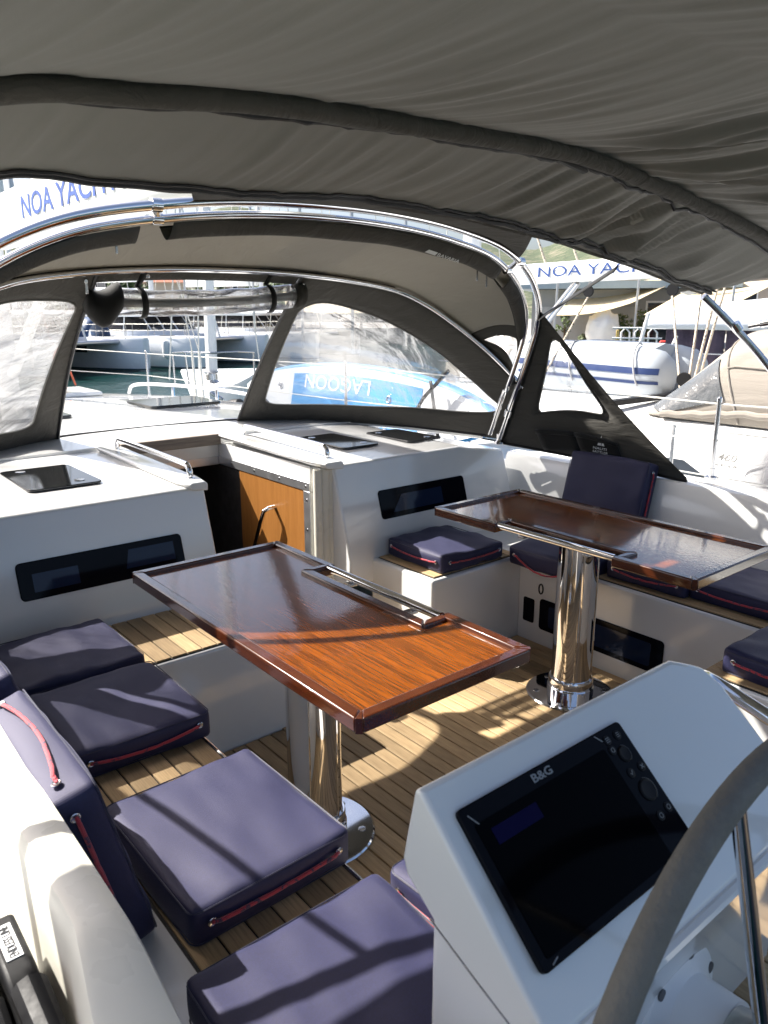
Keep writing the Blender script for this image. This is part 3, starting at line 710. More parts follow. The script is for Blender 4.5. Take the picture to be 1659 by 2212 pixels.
# wheel boss
bx=Vector((.955,.452,.565)); ax=Vector((0,-1,.09)).normalized()
boss=obj('wheel_boss',MB().lathe([(.10,-.03),(.10,.002),(.094,.010),(.075,.014),(.058,.022),(.055,.09),(.04,.095)],bx,ax,40),WHITEP,cons)
for k in range(6):
    a=R_(60*k+15); e1=Vector((1,0,0)); e2=ax.cross(e1)
    obj('bolt_hole',MB().lathe([(.009,.011),(.009,.0135),(.005,.0138)],bx+(e1*math.cos(a)+e2*math.sin(a))*.084,ax,12),plain('hole_grey',(.08,.08,.085),.5) if k==0 else bpy.data.materials['hole_grey'],boss)
Q=[(1.295,.655,.93),(1.335,.66,.915),(1.362,.650,.900),(1.375,.60,.880),(1.385,.50,.845),(1.39,.42,.80),(1.39,.38,.70),(1.39,.37,.45),(1.39,.37,.02)]
obj('guard_rail',MB().tube([catm(Q,i*.2) for i in range(41)],.0145,14),CHROME,cons)
# ---------------------------------------------------------------- wheel
wc=Vector((.930,.305,.600)); wn=Vector((0,-math.cos(R_(5)),math.sin(R_(5)))); wu=Vector((1,0,0)); wv=wn.cross(wu)
if wv.z<0: wv=-wv
wh=thing('yacht_helm','large steering wheel with worn grey leather rim and steel spokes','steering wheel',tuple(wc))
ring=lambda a,r=.468:wc+(wu*math.cos(a)+wv*math.sin(a))*r
obj('rim',MB().tube([ring(2*math.pi*k/96) for k in range(96)],.0185,18,closed=True),LEATHER,wh)
obj('stitching',MB().tube([ring(2*math.pi*k/96,.4495)-wn*.0 for k in range(96)],.0016,5,closed=True),BLACKF,wh)
for k in range(5):
    a=R_(104+72*k); P=[wc+(wu*math.cos(a)+wv*math.sin(a))*r for r in (.03,.458)]
    obj('spoke',MB().tube(P,lambda u:.0115-.002*u,12),CHROME,wh)
obj('hub',MB().lathe([(.05,-.05),(.055,-.01),(.055,.01),(.04,.02),(.02,.022)],wc,wn,32),STEEL,wh)
# ---------------------------------------------------------------- sprayhood
sh=thing('sprayhood','taupe canvas sprayhood over the companionway with clear windows and steel hoops','sprayhood',(XC,3.2,.9))
def ringpanel(name,S,outer,inner,mat,parent,layers=4):
    g=MB(); rings=[[S(*lerp(o,i,k/layers)) for o,i in zip(outer,inner)] for k in range(layers+1)]
    g.loft(rings,True,False); return obj(name,g,mat,parent,smooth=60,solid=.0015)
def fillpanel(name,S,loop,mat,parent,layers=8,solid=0):
    c=(sum(p[0] for p in loop)/len(loop),sum(p[1] for p in loop)/len(loop))
    g=MB(); rings=[[S(*lerp(p,c,k/layers*.999)) for p in loop] for k in range(layers+1)]
    g.loft(rings,True,False); return obj(name,g,mat,parent,smooth=60)
def resample(P,n,closed=True):
    P=list(P)+([P[0]] if closed else []); L=[0]
    for a,b in zip(P,P[1:]): L.append(L[-1]+math.hypot(a[0]-b[0],a[1]-b[1]))
    out=[]; j=0
    for i in range(n):
        d=L[-1]*i/(n if closed else n-1)
        while j<len(L)-2 and L[j+1]<d: j+=1
        f=(d-L[j])/max(1e-9,L[j+1]-L[j]); out.append((P[j][0]+(P[j+1][0]-P[j][0])*f,P[j][1]+(P[j+1][1]-P[j][1])*f))
    return out
def roundpoly(P,r,n=5):
    out=[]
    for i,p in enumerate(P):
        a,b=Vector(P[i-1]),Vector(P[(i+1)%len(P)]); p=Vector(p)
        da=(a-p); db=(b-p); ra=min(r,da.length*.45); rb=min(r,db.length*.45)
        s=p+da.normalized()*ra; e=p+db.normalized()*rb
        for k in range(n+1):
            t=k/n; q=s*(1-t)**2+p*2*t*(1-t)+e*t*t; out.append((q.x,q.y))
    return out
def match(outer,inner,n=160):
    # pair points by angle around the inner centroid
    o=resample(outer,n*4); i_=resample(inner,n)
    c=(sum(p[0] for p in i_)/n,sum(p[1] for p in i_)/n)
    # start both at the nearest corner and walk by arc length
    k=min(range(len(o)),key=lambda q:(o[q][0]-i_[0][0])**2+(o[q][1]-i_[0][1])**2); o=o[k:]+o[:k]
    res=[]; j=0
    for p in i_:
        best=min(range(j,min(len(o),j+60)),key=lambda q:(o[q][0]-p[0])**2+(o[q][1]-p[1])**2); j=best; res.append(o[best])
    return res,i_
def clampst(p): return (max(-1,min(1,p[0])),p[1])
def quadgrid(a,b,c,d,n):   # outer loop of a 4-sided (s,t) region, each side n points
    out=[]
    for p,q in ((a,b),(b,c),(c,d),(d,a)): out+=[lerp(p,q,i/n) for i in range(n)]
    return out
# front panel, right: window loop measured on the surface
def frontpanel(sg,zb,zt,win,vm,seed):
    outer=[(sg*s,t) for s,t in quadgrid((zb,0),(1,0),(1,1),(zt,1),40)]
    inner=roundpoly([(sg*s,t) for s,t in win],.05,6)
    # same parameter count: project the outer loop towards the window centroid
    c=(sum(p[0] for p in inner)/len(inner),sum(p[1] for p in inner)/len(inner))
    inn=resample(inner,640)
    i2=[]
    for o in outer:
        ao=math.atan2((o[1]-c[1])*.8,o[0]-c[0]); best=min(inn,key=lambda p:abs((math.atan2((p[1]-c[1])*.8,p[0]-c[0])-ao+math.pi)%(2*math.pi)-math.pi)); i2.append(best)
    S=lambda s,t:front(s,t)
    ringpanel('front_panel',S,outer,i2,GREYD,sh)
    fillpanel('clear_window',S,i2,vm,sh)
    hem=[front(*p) for p in i2]
    obj('window_hem',MB().tube([tuple(Vector(p)+Vector((0,-.003,0))) for p in hem],.0035,5,closed=True),GREY,sh)
    # zip down the free edge
    obj('zip',MB().tube([tuple(Vector(front(sg*(zb+(zt-zb)*i/30),i/30))+Vector((0,-.008,0))) for i in range(31)],.008,6),ZIP,sh)
winR=[(.325,.132),(.245,.80),(.292,.854),(.429,.81),(.623,.763),(.738,.725),(.879,.617),(.985,.454),(.95,.33),(.879,.25),(.615,.147)]
winL=[(.345,.115),(.285,.84),(.43,.89),(.62,.86),(.74,.80),(.883,.66),(.975,.455),(.95,.33),(.879,.25),(.615,.147)]
frontpanel(1,.284,.19,winR,VINYL,1)
frontpanel(-1,.279,.268,winL,VINYLC,2)
# valance strip above the open centre
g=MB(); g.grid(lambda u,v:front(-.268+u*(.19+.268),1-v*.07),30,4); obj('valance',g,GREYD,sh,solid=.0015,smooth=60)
# rolled-up centre window
def rollp(u): 
    a=Vector(front(-.25,.83)); b=Vector(front(.21,.87)); p=a.lerp(b,u); return p+Vector((0,-.06,-.018*math.sin(math.pi*u)))
def rollring(u,r0,ph=0,n=22):
    p=rollp(u); return [p+Vector((0,math.cos(2*math.pi*k/n),math.sin(2*math.pi*k/n)))*(r0*(1+.10*noise.noise((u*9,math.cos(2*math.pi*k/n)*1.3+ph,math.sin(2*math.pi*k/n)*1.3)))) for k in range(n)]
obj('rolled_window',MB().loft([rollring(.06+.88*i/40,.056) for i in range(41)]),VINYLR,sh,smooth=180)
obj('rolled_core',MB().loft([rollring(.06+.88*i/40,.020,3) for i in range(41)]),GREY,sh,smooth=180)
g=MB(); g.loft([rollring(.955+.045*i/3,.064) for i in range(4)]); obj('roll_end',g,GREYD,sh,smooth=180)
g=MB(); g.loft([[Vector(p)+Vector((-.06*(1-i/8),0,-.03*math.sin(i*.5))) for p in rollring(.0+.075*i/8,.060+.018*math.sin(i/8*3.1))] for i in range(9)]); obj('roll_end',g,BLACKF,sh,smooth=180)
for u in (.16,.80):
    p=rollp(u); top=Vector(front(-.25+.46*u,.985))
    P=[top+Vector((0,-.015,0))]+[p+Vector((.012*i/8,-.066*math.cos(R_(90-22.5*i)) ,.066*math.sin(R_(90-22.5*i)))) for i in range(0,9)]
    g=MB(); g.loft([[q+Vector((-.014,0,0)),q+Vector((.014,0,0))] for q in P],False,False); st=obj('roll_strap',g,BLACKF,sh,solid=.003,smooth=60)
    if u<.5: obj('snap_button',MB().lathe([(.009,0),(.009,.003),(.005,.005)],top+Vector((0,-.019,-.03)),(0,-1,0),14),STEEL,st)
for s,t in ((-.288,.94),(.208,.93)):
    p=Vector(front(s,t))+Vector((0,-.02,0)); obj('zip_pull',MB().box(tuple(p-Vector((.006,.003,.05))),tuple(p+Vector((.006,.003,0)))).lathe([(.009,-.004),(.009,.004)],p,(0,1,0),10),CHROME,sh,bevel=.002)
# roof with the small quarter windows
wq=[(.80,.90),(.815,.14),(.90,.06),(.925,.14),(.905,.45)]
def rsurf(s,t):
    p=roof(s,t); return (p[0],p[1],p[2]+.004*noise.noise((p[0]*3,p[1]*3,0)))
g=MB(); g.grid(lambda u,v:rsurf(-.76+1.52*u,v),64,14); obj('roof_canopy',g,LITCANVAS,sh,solid=.0015,smooth=80)
for sg in(-1,1):
    outer=[(sg*s,t) for s,t in quadgrid((.76,0),(1,0),(1,1),(.76,1),24)]
    inner=resample(roundpoly([(sg*s,t) for s,t in wq],.04,5),400); c=(sum(p[0] for p in inner)/400,sum(p[1] for p in inner)/400)
    i2=[min(inner,key=lambda p:abs((math.atan2((p[1]-c[1])*.25,p[0]-c[0])-math.atan2((o[1]-c[1])*.25,o[0]-c[0])+math.pi)%(2*math.pi)-math.pi)) for o in outer]
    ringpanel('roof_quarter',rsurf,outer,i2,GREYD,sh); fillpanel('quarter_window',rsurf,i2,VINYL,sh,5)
    # side wing behind the hoop
    W=lambda s,t:wing(s,t,sg)
    wo=[(s,t) for s,t in quadgrid((0,0),(1,0),(1,1),(0,1),24)]
    wi=resample(roundpoly([(.085,.90),(.135,.40),(.155,.345),(.43,.665),(.465,.72),(.45,.79),(.14,.965)],.035,5),400); c=(sum(p[0] for p in wi)/400,sum(p[1] for p in wi)/400)
    i2=[min(wi,key=lambda p:abs((math.atan2((p[1]-c[1]),p[0]-c[0])-math.atan2((o[1]-c[1]),o[0]-c[0])+math.pi)%(2*math.pi)-math.pi)) for o in wo]
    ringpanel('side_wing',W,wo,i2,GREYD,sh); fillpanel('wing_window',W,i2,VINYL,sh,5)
    obj('window_hem',MB().tube([tuple(Vector(W(*p))+Vector((-sg*.003,0,0))) for p in i2],.0035,5,closed=True),GREY,sh)
    obj('wing_hem',MB().tube([W(i/20,.0)[:2]+(W(i/20,0)[2]+.004,) for i in range(21)],.009,6),BLACKF,sh)
# pocket on the starboard wing
W=lambda s,t:tuple(Vector(wing(s,t,1))+Vector((-.012,0,0)))
def wpx(a,b,c,d,u,v): return lerp(lerp(a,b,u),lerp(d,c,u),v)
A,B,C_,D=(.17,.20),(.60,.47),(.66,.24),(.26,.02)
import itertools
for u0,u1 in ((0,.46),(.47,1)):
    g=MB(); g.grid(lambda u,v:W(*wpx(A,B,C_,D,u0+(u1-u0)*u,v)),6,6); pk=obj('wing_pocket',g,BLACKF,sh,solid=.006,smooth=60)
    g=MB(); g.grid(lambda u,v:tuple(Vector(W(*wpx(A,B,C_,D,u0+(u1-u0)*u,.02+.2*v)))+Vector((-.008,0,0))),6,2); obj('pocket_flap',g,BLACKF,pk,solid=.004,smooth=60)
o_=Vector(W(*wpx(A,B,C_,D,.66,.72)))+Vector((-.010,0,0)); xd=(Vector(W(*wpx(A,B,C_,D,.95,.72)))-Vector(W(*wpx(A,B,C_,D,.6,.72)))).normalized()
upv=Vector((0,0,1)); upv=(upv-xd*upv.dot(xd)).normalized()
text('lettering','NAUTI',INKW,pk,o_,xd,upv,.075,.013); text('lettering','SATTLER',INKW,pk,o_-upv*.018,xd,upv,.085,.012)
s0=o_+xd*.035+upv*.022
obj('sail_logo',MB().prism([s0-xd*.014,s0+xd*.006,s0+xd*.004+upv*.055],-xd.cross(upv)*.0-Vector((.0008,0,0))).prism([s0+xd*.010,s0+xd*.026,s0+xd*.008+upv*.04],Vector((-.0008,0,0))),INKW,pk,smooth=0)
# hoops
obj('grab_hoop',MB().tube([aft(-1+2*i/120) for i in range(121)],.0155,12),CHROME,sh,smooth=80)
obj('canvas_hoop',MB().tube([aftf(-.985+1.97*i/120) for i in range(121)],.0125,12),CHROME,sh,smooth=80)
obj('front_hoop',MB().tube([tuple(Vector(frt(-1+2*i/120))+Vector((0,-.018,-.016))) for i in range(121)],.0125,12),CHROME,sh,smooth=80)
# sleeve hanging from the canvas hoop, with gaps at the brackets
def sleeve(s0,s1):
    g=MB()
    def f(u,v):
        s=s0+(s1-s0)*u; p=Vector(aftf(s)); q=Vector(rsurf(s/.86 if abs(s)<.86 else s,.10)); d=(q-p)
        a=R_(-40+250*v) if v<.5 else 0
        return tuple(p+d*(v*1.6)+Vector((0,0,-.016-.045*math.sin(math.pi*v)+.006*noise.noise((s*12,v*2,1)))))
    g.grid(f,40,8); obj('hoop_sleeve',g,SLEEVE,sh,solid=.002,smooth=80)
    obj('sleeve_zip',MB().tube([f(i/40,1.0) for i in range(41)],.004,6),ZIP,sh)
    return f
sleeve(-.62,-.265); fs=sleeve(-.225,.385); sleeve(.43,.66)
for s in (-.245,.41):
    p=Vector(aft(s)); q=Vector(aftf(s)); b=obj('hoop_bracket',MB().tube([p+Vector((0,0,.012)),q],.011,8),STEEL,sh)
    obj('clamp',MB().tube([p+Vector((-.016,0,0)),p+Vector((.016,0,0))],.021,14),CHROME,b); obj('clamp',MB().tube([q+Vector((-.016,0,0)),q+Vector((.016,0,0))],.018,14),CHROME,b)
for s in (-.28,.36,.40):
    p=Vector(rsurf(s/.86,.17))+Vector((0,-.004,-.028)); obj('zip_pull',MB().box(tuple(p-Vector((.004,.002,.055))),tuple(p+Vector((.004,.002,0)))),STEEL,sh,bevel=.001)
xd=Vector((1,0,0)); p0=Vector(fs(.72,.42))+Vector((0,-.012,-.006)); p1=Vector(fs(.92,.42))+Vector((0,-.012,-.006)); xd=(p1-p0).normalized(); nrm=Vector((0,-.75,-.66)); upv=nrm.cross(xd).normalized()
if upv.z<0: upv=-upv
text('lettering','BAVARIA',INKW,sh,p0,xd,upv,.14,.016); obj('logo_bar',MB().prism([p0-xd*.075,p0-xd*.012,p0-xd*.006+upv*.016,p0-xd*.062+upv*.016],Vector((0,-.0008,0))),INKW,sh,smooth=0)
# front hoop valance seam
obj('front_seam',MB().tube([tuple(Vector(frt(-.62+1.05*i/60))+Vector((0,-.012,-.012))) for i in range(61)],.013,8),BLACKF,sh)
# hoop feet and swivels
for sg in(-1,1):
    p=Vector(aft(sg)); obj('hoop_foot',MB().lathe([(.030,-.02),(.030,-.010),(.016,.0),(.016,.035)],p,(0,0,1),18),CHROME,sh)
    p=Vector(aft(sg*.93)); obj('swivel',MB().lathe([(.022,-.02),(.022,.02)],p,Vector(aft(sg*.95))-Vector(aft(sg*.91)),14),CHROME,sh)
    p=Vector(frt(sg*.985)); obj('swivel',MB().lathe([(.02,-.02),(.02,.02)],p+Vector((0,-.02,-.016)),Vector((0,.7,.7)),14),CHROME,sh)
# ---------------------------------------------------------------- bimini
bim=thing('bimini','taupe canvas bimini top stretched overhead on steel hoops','bimini',(XC,1.0,2.0))
MID=[(-.25,1.36,1.64),(.12,1.46,1.87),(.41,1.5,1.974),(.647,1.5,2.003),(.947,1.5,2.030),(1.49,1.5,2.046),(1.96,1.5,2.048),(2.456,1.5,1.996),(3.17,1.5,1.886),(3.52,1.5,1.78)]
FRO=[(-.24,1.74,1.60),(.05,1.89,1.765),(.500,1.915,1.883),(.704,1.926,1.889),(.942,1.942,1.894),(1.231,1.960,1.905),(1.578,1.983,1.921),(2.182,1.95,1.877),(2.70,1.897,1.800),(3.335,1.828,1.670)]
AFB=[(x,.80,z+.004) for x,y,z in MID]; END=[(x,.22,z-.01) for x,y,z in MID]  # unseen aft end cut short to let skylight onto the console
def can(u,v,wr=1):   # v: 0 front .. 1 mid .. 2 aft .. 3 end
    k=u*9; rows=[catm(R,k) for R in (FRO,MID,AFB,END)]
    i=min(2,int(v)); f=v-i; p=lerp(rows[i],rows[i+1],f); x,y,z=p
    sag=.022 if i==0 else .03
    z-=sag*math.sin(math.pi*f)
    st=max(0,min(1,(x-1.2)/1.2)); e=math.sin(math.pi*min(1,max(0,f)))**.8
    q=x+.16*(y-1.6)
    a=(.60+.75*st)*wr
    fold=0
    for fr,am,ph in ((8,.010,0),(26,.0052,1.3),(45,.0036,.4),(71,.0020,2.1)):
        fold+=am*(abs(math.sin(q*fr+ph+3.0*noise.noise((q*2.3,y*1.1,fr))))-.5)
    fold*=(.7+.9*noise.noise((x*2.1,y*1.6,5)))*(1.0+1.1*st)
    return (x,y,z+fold*a*(e if i==0 and f<.5 else max(e,.35))*2.1)
g=MB(); g.grid(lambda u,v:can(u,v),460,75,0,1,-0.0,3); obj('canopy',g,GREY,bim,smooth=180,solid=.0015)
hemf=lambda u:can(u,0)
def hem(u,v):
    p=Vector(can(u,0)); return tuple(p+Vector((0,.012*v,-.006*v+.002*math.sin(u*70)*v)))
g=MB(); g.grid(hem,120,3); obj('front_hem',g,SLEEVE,bim,solid=.002,smooth=80)
obj('front_zip',MB().tube([tuple(Vector(can(i/160,.07))+Vector((0,.004*math.sin(i*.5)+.006*noise.noise((i*.11,0,0)),-.010))) for i in range(161)],.0075,6),ZIP,bim)
obj('front_zip',MB().tube([tuple(Vector(can(i/160,.115))+Vector((0,.005*math.sin(i*.5+.6)+.008*noise.noise((i*.11,3,0)),-.008))) for i in range(161)],.0045,6),ZIP,bim)
# sleeve round the middle hoop
def slv(u,th):
    p=Vector(catm(MID,u*9)); r=.0225+.003*noise.noise((p.x*6,math.cos(th),math.sin(th))); return tuple(p+Vector((0,r*1.2*math.cos(th),r*math.sin(th)-.020)))
g=MB(); g.loft([[slv(i/120,2*math.pi*k/16) for k in range(16)] for i in range(121)]); obj('hoop_sleeve',g,SLEEVE,bim,smooth=80)
obj('sleeve_zip',MB().tube([tuple(Vector(can(i/240,.885+.03*noise.noise((i*.09,0,2))))+Vector((0,0,-.008))) for i in range(241)],.006,6),ZIP,bim)
# dark clip pocket on the sleeve
p=Vector(catm(MID,.672*9)); obj('sleeve_cutout',MB().obox(p+Vector((0,.040,-.034)),(.07,0,-.012),(0,.014,0),(0,0,.008)),BLACKF,bim,bevel=.008)
def legs(sg):
    m=lambda x:XC+sg*(x-XC)
    P=[(m(3.335),1.828,1.657),(m(3.425),1.776,1.573),(m(3.632),1.644,1.351),(m(3.72),1.40,1.0),(m(3.72),1.25,.70)]
    obj('front_leg',MB().tube([catm(P,i*.2) for i in range(21)],.0165,14),STEEL,bim)
    P=[(m(3.74),1.6,1.79),(m(3.87),1.65,1.64),(m(3.90),1.78,1.50)]
    if sg<0: obj('brace',MB().tube([(-.02,.90,1.655),(.05,1.30,1.63),(-.02,1.62,1.56)],.0115,12),CHROME,bim); continue_=True
    if sg<0: return
    br=obj('brace',MB().tube([(m(3.335),.92,1.672),(m(3.425),1.217,1.618),(m(3.479),1.677,1.528)],.0115,12),CHROME,bim)
    obj('brace_joint',MB().tube([(m(3.466),1.55,1.55),(m(3.475),1.623,1.539)],.0165,12),CHROME,br)
    obj('brace_joint',MB().tube([(m(3.470),1.742,1.540),(m(3.49),1.728,1.510)],.0215,12),CHROME,br)
    P=[(m(3.52),1.5,1.78),(m(3.70),1.4,1.3),(m(3.74),1.28,.70)]
    if sg>0: obj('middle_leg',MB().tube([catm(P,i*.1) for i in range(21)],.0165,12),STEEL,bim)
legs(1); legs(-1)
o_=Vector(can(.965,.12))+Vector((0,.0,-.010)); 
obj('maker_label',MB().prism([Vector((3.17,1.845,1.672)),Vector((3.225,1.838,1.661)),Vector((3.22,1.797,1.668)),Vector((3.165,1.805,1.679))],(0,0,-.002)),INKW,bim,smooth=0)
obj('shadow_line',MB().tube([(.09,1.93,1.735),(.06,2.63,1.472),(.025,3.43,1.172),(.0,3.95,.62)],.0115,8),ROPE,bim)  # out-of-view line added so its shadow falls as bars on the cushions
# strap from the bimini to the sprayhood
g=MB(); a=Vector((2.72,1.865,1.757)); b=Vector((3.13,2.58,1.555)); n_=Vector((.3,-.4,.0)).normalized()
g.loft([[a.lerp(b,i/10)+Vector((.012,0,.012)),a.lerp(b,i/10)-Vector((.012,0,.012))] for i in range(11)],False,False)
obj('tension_strap',g,BLACKF,bim,solid=.003,smooth=60)
def cpan(u,v):
    a=Vector(can(.45+.35*u,.02)); b=Vector(aft(-.20+.60*u))+Vector((0,-.005,.005)); p=a.lerp(b,v); p.z-=.012*math.sin(math.pi*v)-.004; return tuple(p)
obj('connector_panel',MB().grid(cpan,40,8),SLEEVE,bim,solid=.002,smooth=80)
# ---------------------------------------------------------------- own rig
for sg in (-1,1):
    for k,(dx,y,h) in enumerate(((1.86,7.35,14),(1.84,7.15,7.6))):
        tag(obj('shroud',MB().tube([(XC+sg*dx*.93,y,.60),(XC+sg*dx*.93-sg*.02,y+.01,1.2)],.013,8).tube([(XC+sg*dx*.93-sg*.02,y+.01,1.2),(XC+sg*.08,7.55,h)],.0055,6),WIRE),'%s shroud wire with turnbuckle on the %s side of the silver mast'%(('outer cap','inner lower')[k],('port','starboard')[sg>0]),'shroud','shrouds of the yacht')
mast=thing('mast','silver mast of the yacht behind the left sprayhood window','mast',(XC,7.55,.86))
obj('mast_tube',MB().loft([[(XC+.085*math.cos(k*.3927),7.55+.13*math.sin(k*.3927),z) for k in range(16)] for z in (.86,16)]),WHITEP,mast)
obj('gooseneck',MB().box((XC-.05,7.33,2.12),(XC+.05,7.44,2.30)),STEEL,mast,bevel=.01)
vang=tag(obj('boom_vang',MB().tube([(XC,7.35,1.05),(XC,5.6,2.10)],.045,14),WHITEP),'white tube slanting up from the mast foot, seen through crinkled plastic','boom vang')
bo=thing('boom','white boom cover lettered in blue above the left sprayhood corner','boom',(XC,5,2.2))
def bsec(y):
    zc=2.30-.010*(y-5); r=.118; return [(XC+r*math.copysign(abs(math.cos(a))**.3,math.cos(a)),y,zc+.19*math.sin(a)) for a in [2*math.pi*k/40 for k in range(40)]]
obj('boom_cover',MB().loft([bsec(y) for y in (7.35,6.6,6,5,4,3,2.2,1.2)]),WHITEF,bo,smooth=60)
text('lettering','NOA YACHTING',INKLB,bo,(XC-.1195,6.12,2.225),(0,-1,-.0),(0,0,1),2.35,.15,.001,bold=.012)
obj('boom_end',MB().lathe([(.06,0),(.06,.03),(.03,.04)],(XC,7.36,2.27),(0,1,0),14),BLACKP,bo)
# lifelines
def stanchion(x,y,z0,h,label):
    t=thing('stanchion',label,'stanchion',(x,y,z0),'stanchions of the yacht')
    obj('post',MB().tube([(x,y,z0),(x,y,z0+h)],lambda u:.0135-.002*u,12),STEEL,t); obj('cap',MB().lathe([(.014,0),(.014,.02),(.006,.028)],(x,y,z0+h),n=12),CHROME,t)
    obj('base',MB().lathe([(.035,-.01),(.035,.004),(.018,.012),(.018,.05)],(x,y,z0),n=16),STEEL,t); return t
ST=[(3.90,1.99,.735,.40),(3.72,5.0,.60,.58),(3.62,8.70,.60,.52)]
lab=['steel stanchion beside the white coaming in front of the neighbouring yacht','steel stanchion amidships behind the sprayhood front window','steel stanchion with the orange rope tied near it, in the open sprayhood centre']
for (x,y,z,h),l in zip(ST,lab): stanchion(x,y,z,h,l)
for k,(zf,l) in enumerate(((1.0,'upper lifeline wire along the starboard side deck'),(.52,'lower lifeline wire along the starboard side deck'))):
    P=[(3.97,-.5,.735+.42*zf)]+[(x,y,z+h*zf-.01) for x,y,z,h in ST]+[(2.4,10.9,.62+.58*zf)]
    tag(obj('lifeline',MB().tube(P,.0048,8),WIRE),l,'lifeline')
P=[(2.9,9.55,1.12),(2.88,9.55,1.16),(2.86,9.52,1.13),(2.84,9.5,.98)]
k_=Vector((3.02,9.82,1.12))
g=MB().tube([catm([k_+Vector(v) for v in ((-.10,-.02,-.20),(-.09,-.02,-.06),(-.03,-.02,.03),(.02,-.02,.01),(.05,-.03,-.15),(.12,-.05,-.42))],i*.2) for i in range(26)],.012,8)
g.lathe([(.02,-.02),(.028,0),(.02,.02)],k_,(1,0,0),10); tag(obj('orange_line',g,ORANGE),'orange rope knotted over the lifeline in the open sprayhood centre','rope')
Q=[(2.70,6.95,.86),(2.72,6.9,.93),(2.80,6.7,.955),(2.95,6.1,.965),(3.05,5.5,.955),(3.08,5.2,.93),(3.09,5.1,.84)]
hr=tag(obj('deck_handrail',MB().tube([catm(Q,i*.2) for i in range(31)],.0155,12),CHROME),'steel handrail along the white coachroof seen through the sprayhood','handrail')
for q in ((2.88,6.4),(2.99,5.8)): obj('rail_post',MB().tube([(q[0],q[1],.80),(q[0],q[1],.96)],.013,10),CHROME,hr)
# ---------------------------------------------------------------- neighbouring yacht to starboard
ny=thing('neighbour_yacht','white yacht moored alongside with a beige sprayhood and a 460 mark on its side','yacht',(6.8,3,0))
def nhb(y):
    T=[(-5,1.9),(0,2.25),(4,2.2),(7,1.75),(9.5,.9),(11,.12)]
    for (a,b),(c,d) in zip(T,T[1:]):
        if y<=c: return b+(d-b)*(y-a)/(c-a)
    return .1
yn=[-5+16*i/40 for i in range(41)]
obj('hull',MB().loft([[(6.8-nhb(y)*.8,y,-1.5),(6.8-nhb(y),y,.22),(6.8-nhb(y)+.03,y,.27),(6.8+nhb(y)-.03,y,.27),(6.8+nhb(y),y,.22),(6.8+nhb(y)*.8,y,-1.5)] for y in yn],True,True),HULLW,ny,smooth=40)
def csec(y,k): # coachroof section
    xa=4.98+.9*max(0,(y-4)/4)**1.5; z=.80-.10*max(0,(y-4)/4)
    z=z*k+.26*(1-k)
    return [(xa,y,.26),(xa+.10,y,.26+(z-.26)*.62),(xa+.17,y,.26+(z-.26)*.80),(xa+.36,y,z),(6.8,y,z+.06*k),(13.6-xa-.36,y,z),(13.6-xa-.17,y,.26+(z-.26)*.8),(13.6-xa-.1,y,.26+(z-.26)*.62),(13.6-xa,y,.26)]
obj('coachroof',MB().loft([csec(-2,1),csec(1,1),csec(2.6,1),csec(4,1),csec(5.5,1),csec(7,1),csec(8.2,.5),csec(8.6,.05)]),GEL,ny,smooth=45)
obj('cabin_window',MB().prism([(5.044,2.60,.47),(5.068,2.80,.565),(5.068,5.6,.565),(5.06,5.9,.53),(5.05,5.6,.47)],(-.008,0,.002)),GLASSD,ny,smooth=0)
text('lettering','460',INKB,ny,(5.0815,2.57,.600),(0,-1,0),(.07,0,.097),.135,.055,.001,bold=.015); text('lettering','DUFOUR',INKB,ny,(5.066,2.59,.562),(0,-1,0),(.1,0,.335),.175,.020,.001)
obj('vent_cowl',MB().prism([(5.2,2.34,.70),(5.2,2.06,.70),(5.2,2.10,.76),(5.2,2.28,.775)],(.2,0,.06)),GEL,ny,bevel=.012)
obj('toe_rail',MB().loft([[(6.8-nhb(y)+a,y,z) for a,z in ((.0,.265),(.04,.265),(.04,.31),(.0,.31))] for y in yn]),WOODRAIL,ny) if False else None
# its sprayhood
def nsp(u,v): # u 0..1 along (front base -> aft), v 0..1 across port->stbd
    a=math.pi*v
    wv_=1.05-.0*u; cx=6.38
    ytop=[(3.45,.83),(3.1,1.15),(2.78,1.455),(2.3,1.50),(1.7,1.53),(1.1,1.50)]
    k=u*5; i=min(4,int(k)); f=k-i
    yt=ytop[i][0]+(ytop[i+1][0]-ytop[i][0])*f; zt=ytop[i][1]+(ytop[i+1][1]-ytop[i][1])*f
    c=math.cos(a); s=max(0,math.sin(a))
    x=cx-math.copysign(abs(c)**.55,c)*wv_; zz=.815+(zt-.815)*s**.55
    yy=yt-(1-s**.6)*.62*(1-u)**.5*(1 if u<.5 else 1)*.5
    return (x,yy,zz)
nsh=obj('sprayhood',MB().grid(nsp,40,40),TAN,ny,smooth=80,solid=.004)
obj('side_window',MB().grid(lambda u,v:tuple(Vector(nsp(.04+.30*u,.035+.20*v))+Vector((-.012,0,.006))),14,14),plain('smoky_vinyl',(.10,.105,.11),.12,0,.5,6,.5,18,.02),nsh,smooth=80)
obj('seam',MB().tube([tuple(Vector(nsp(.38,i/20))+Vector((-.006,0,.006))) for i in range(21)],.008,6),TAN,nsh)
obj('seam',MB().tube([tuple(Vector(nsp(.38+.5*i/16,.14-.004*i))+Vector((-.010,0,.004))) for i in range(17)],.006,6),TAN,nsh)
obj('skirt',MB().tube([tuple(Vector(nsp(i/24,.004))+Vector((-.012,0,.02+.006*math.sin(i*2.1)))) for i in range(25)],.026,8),TAN,nsh)
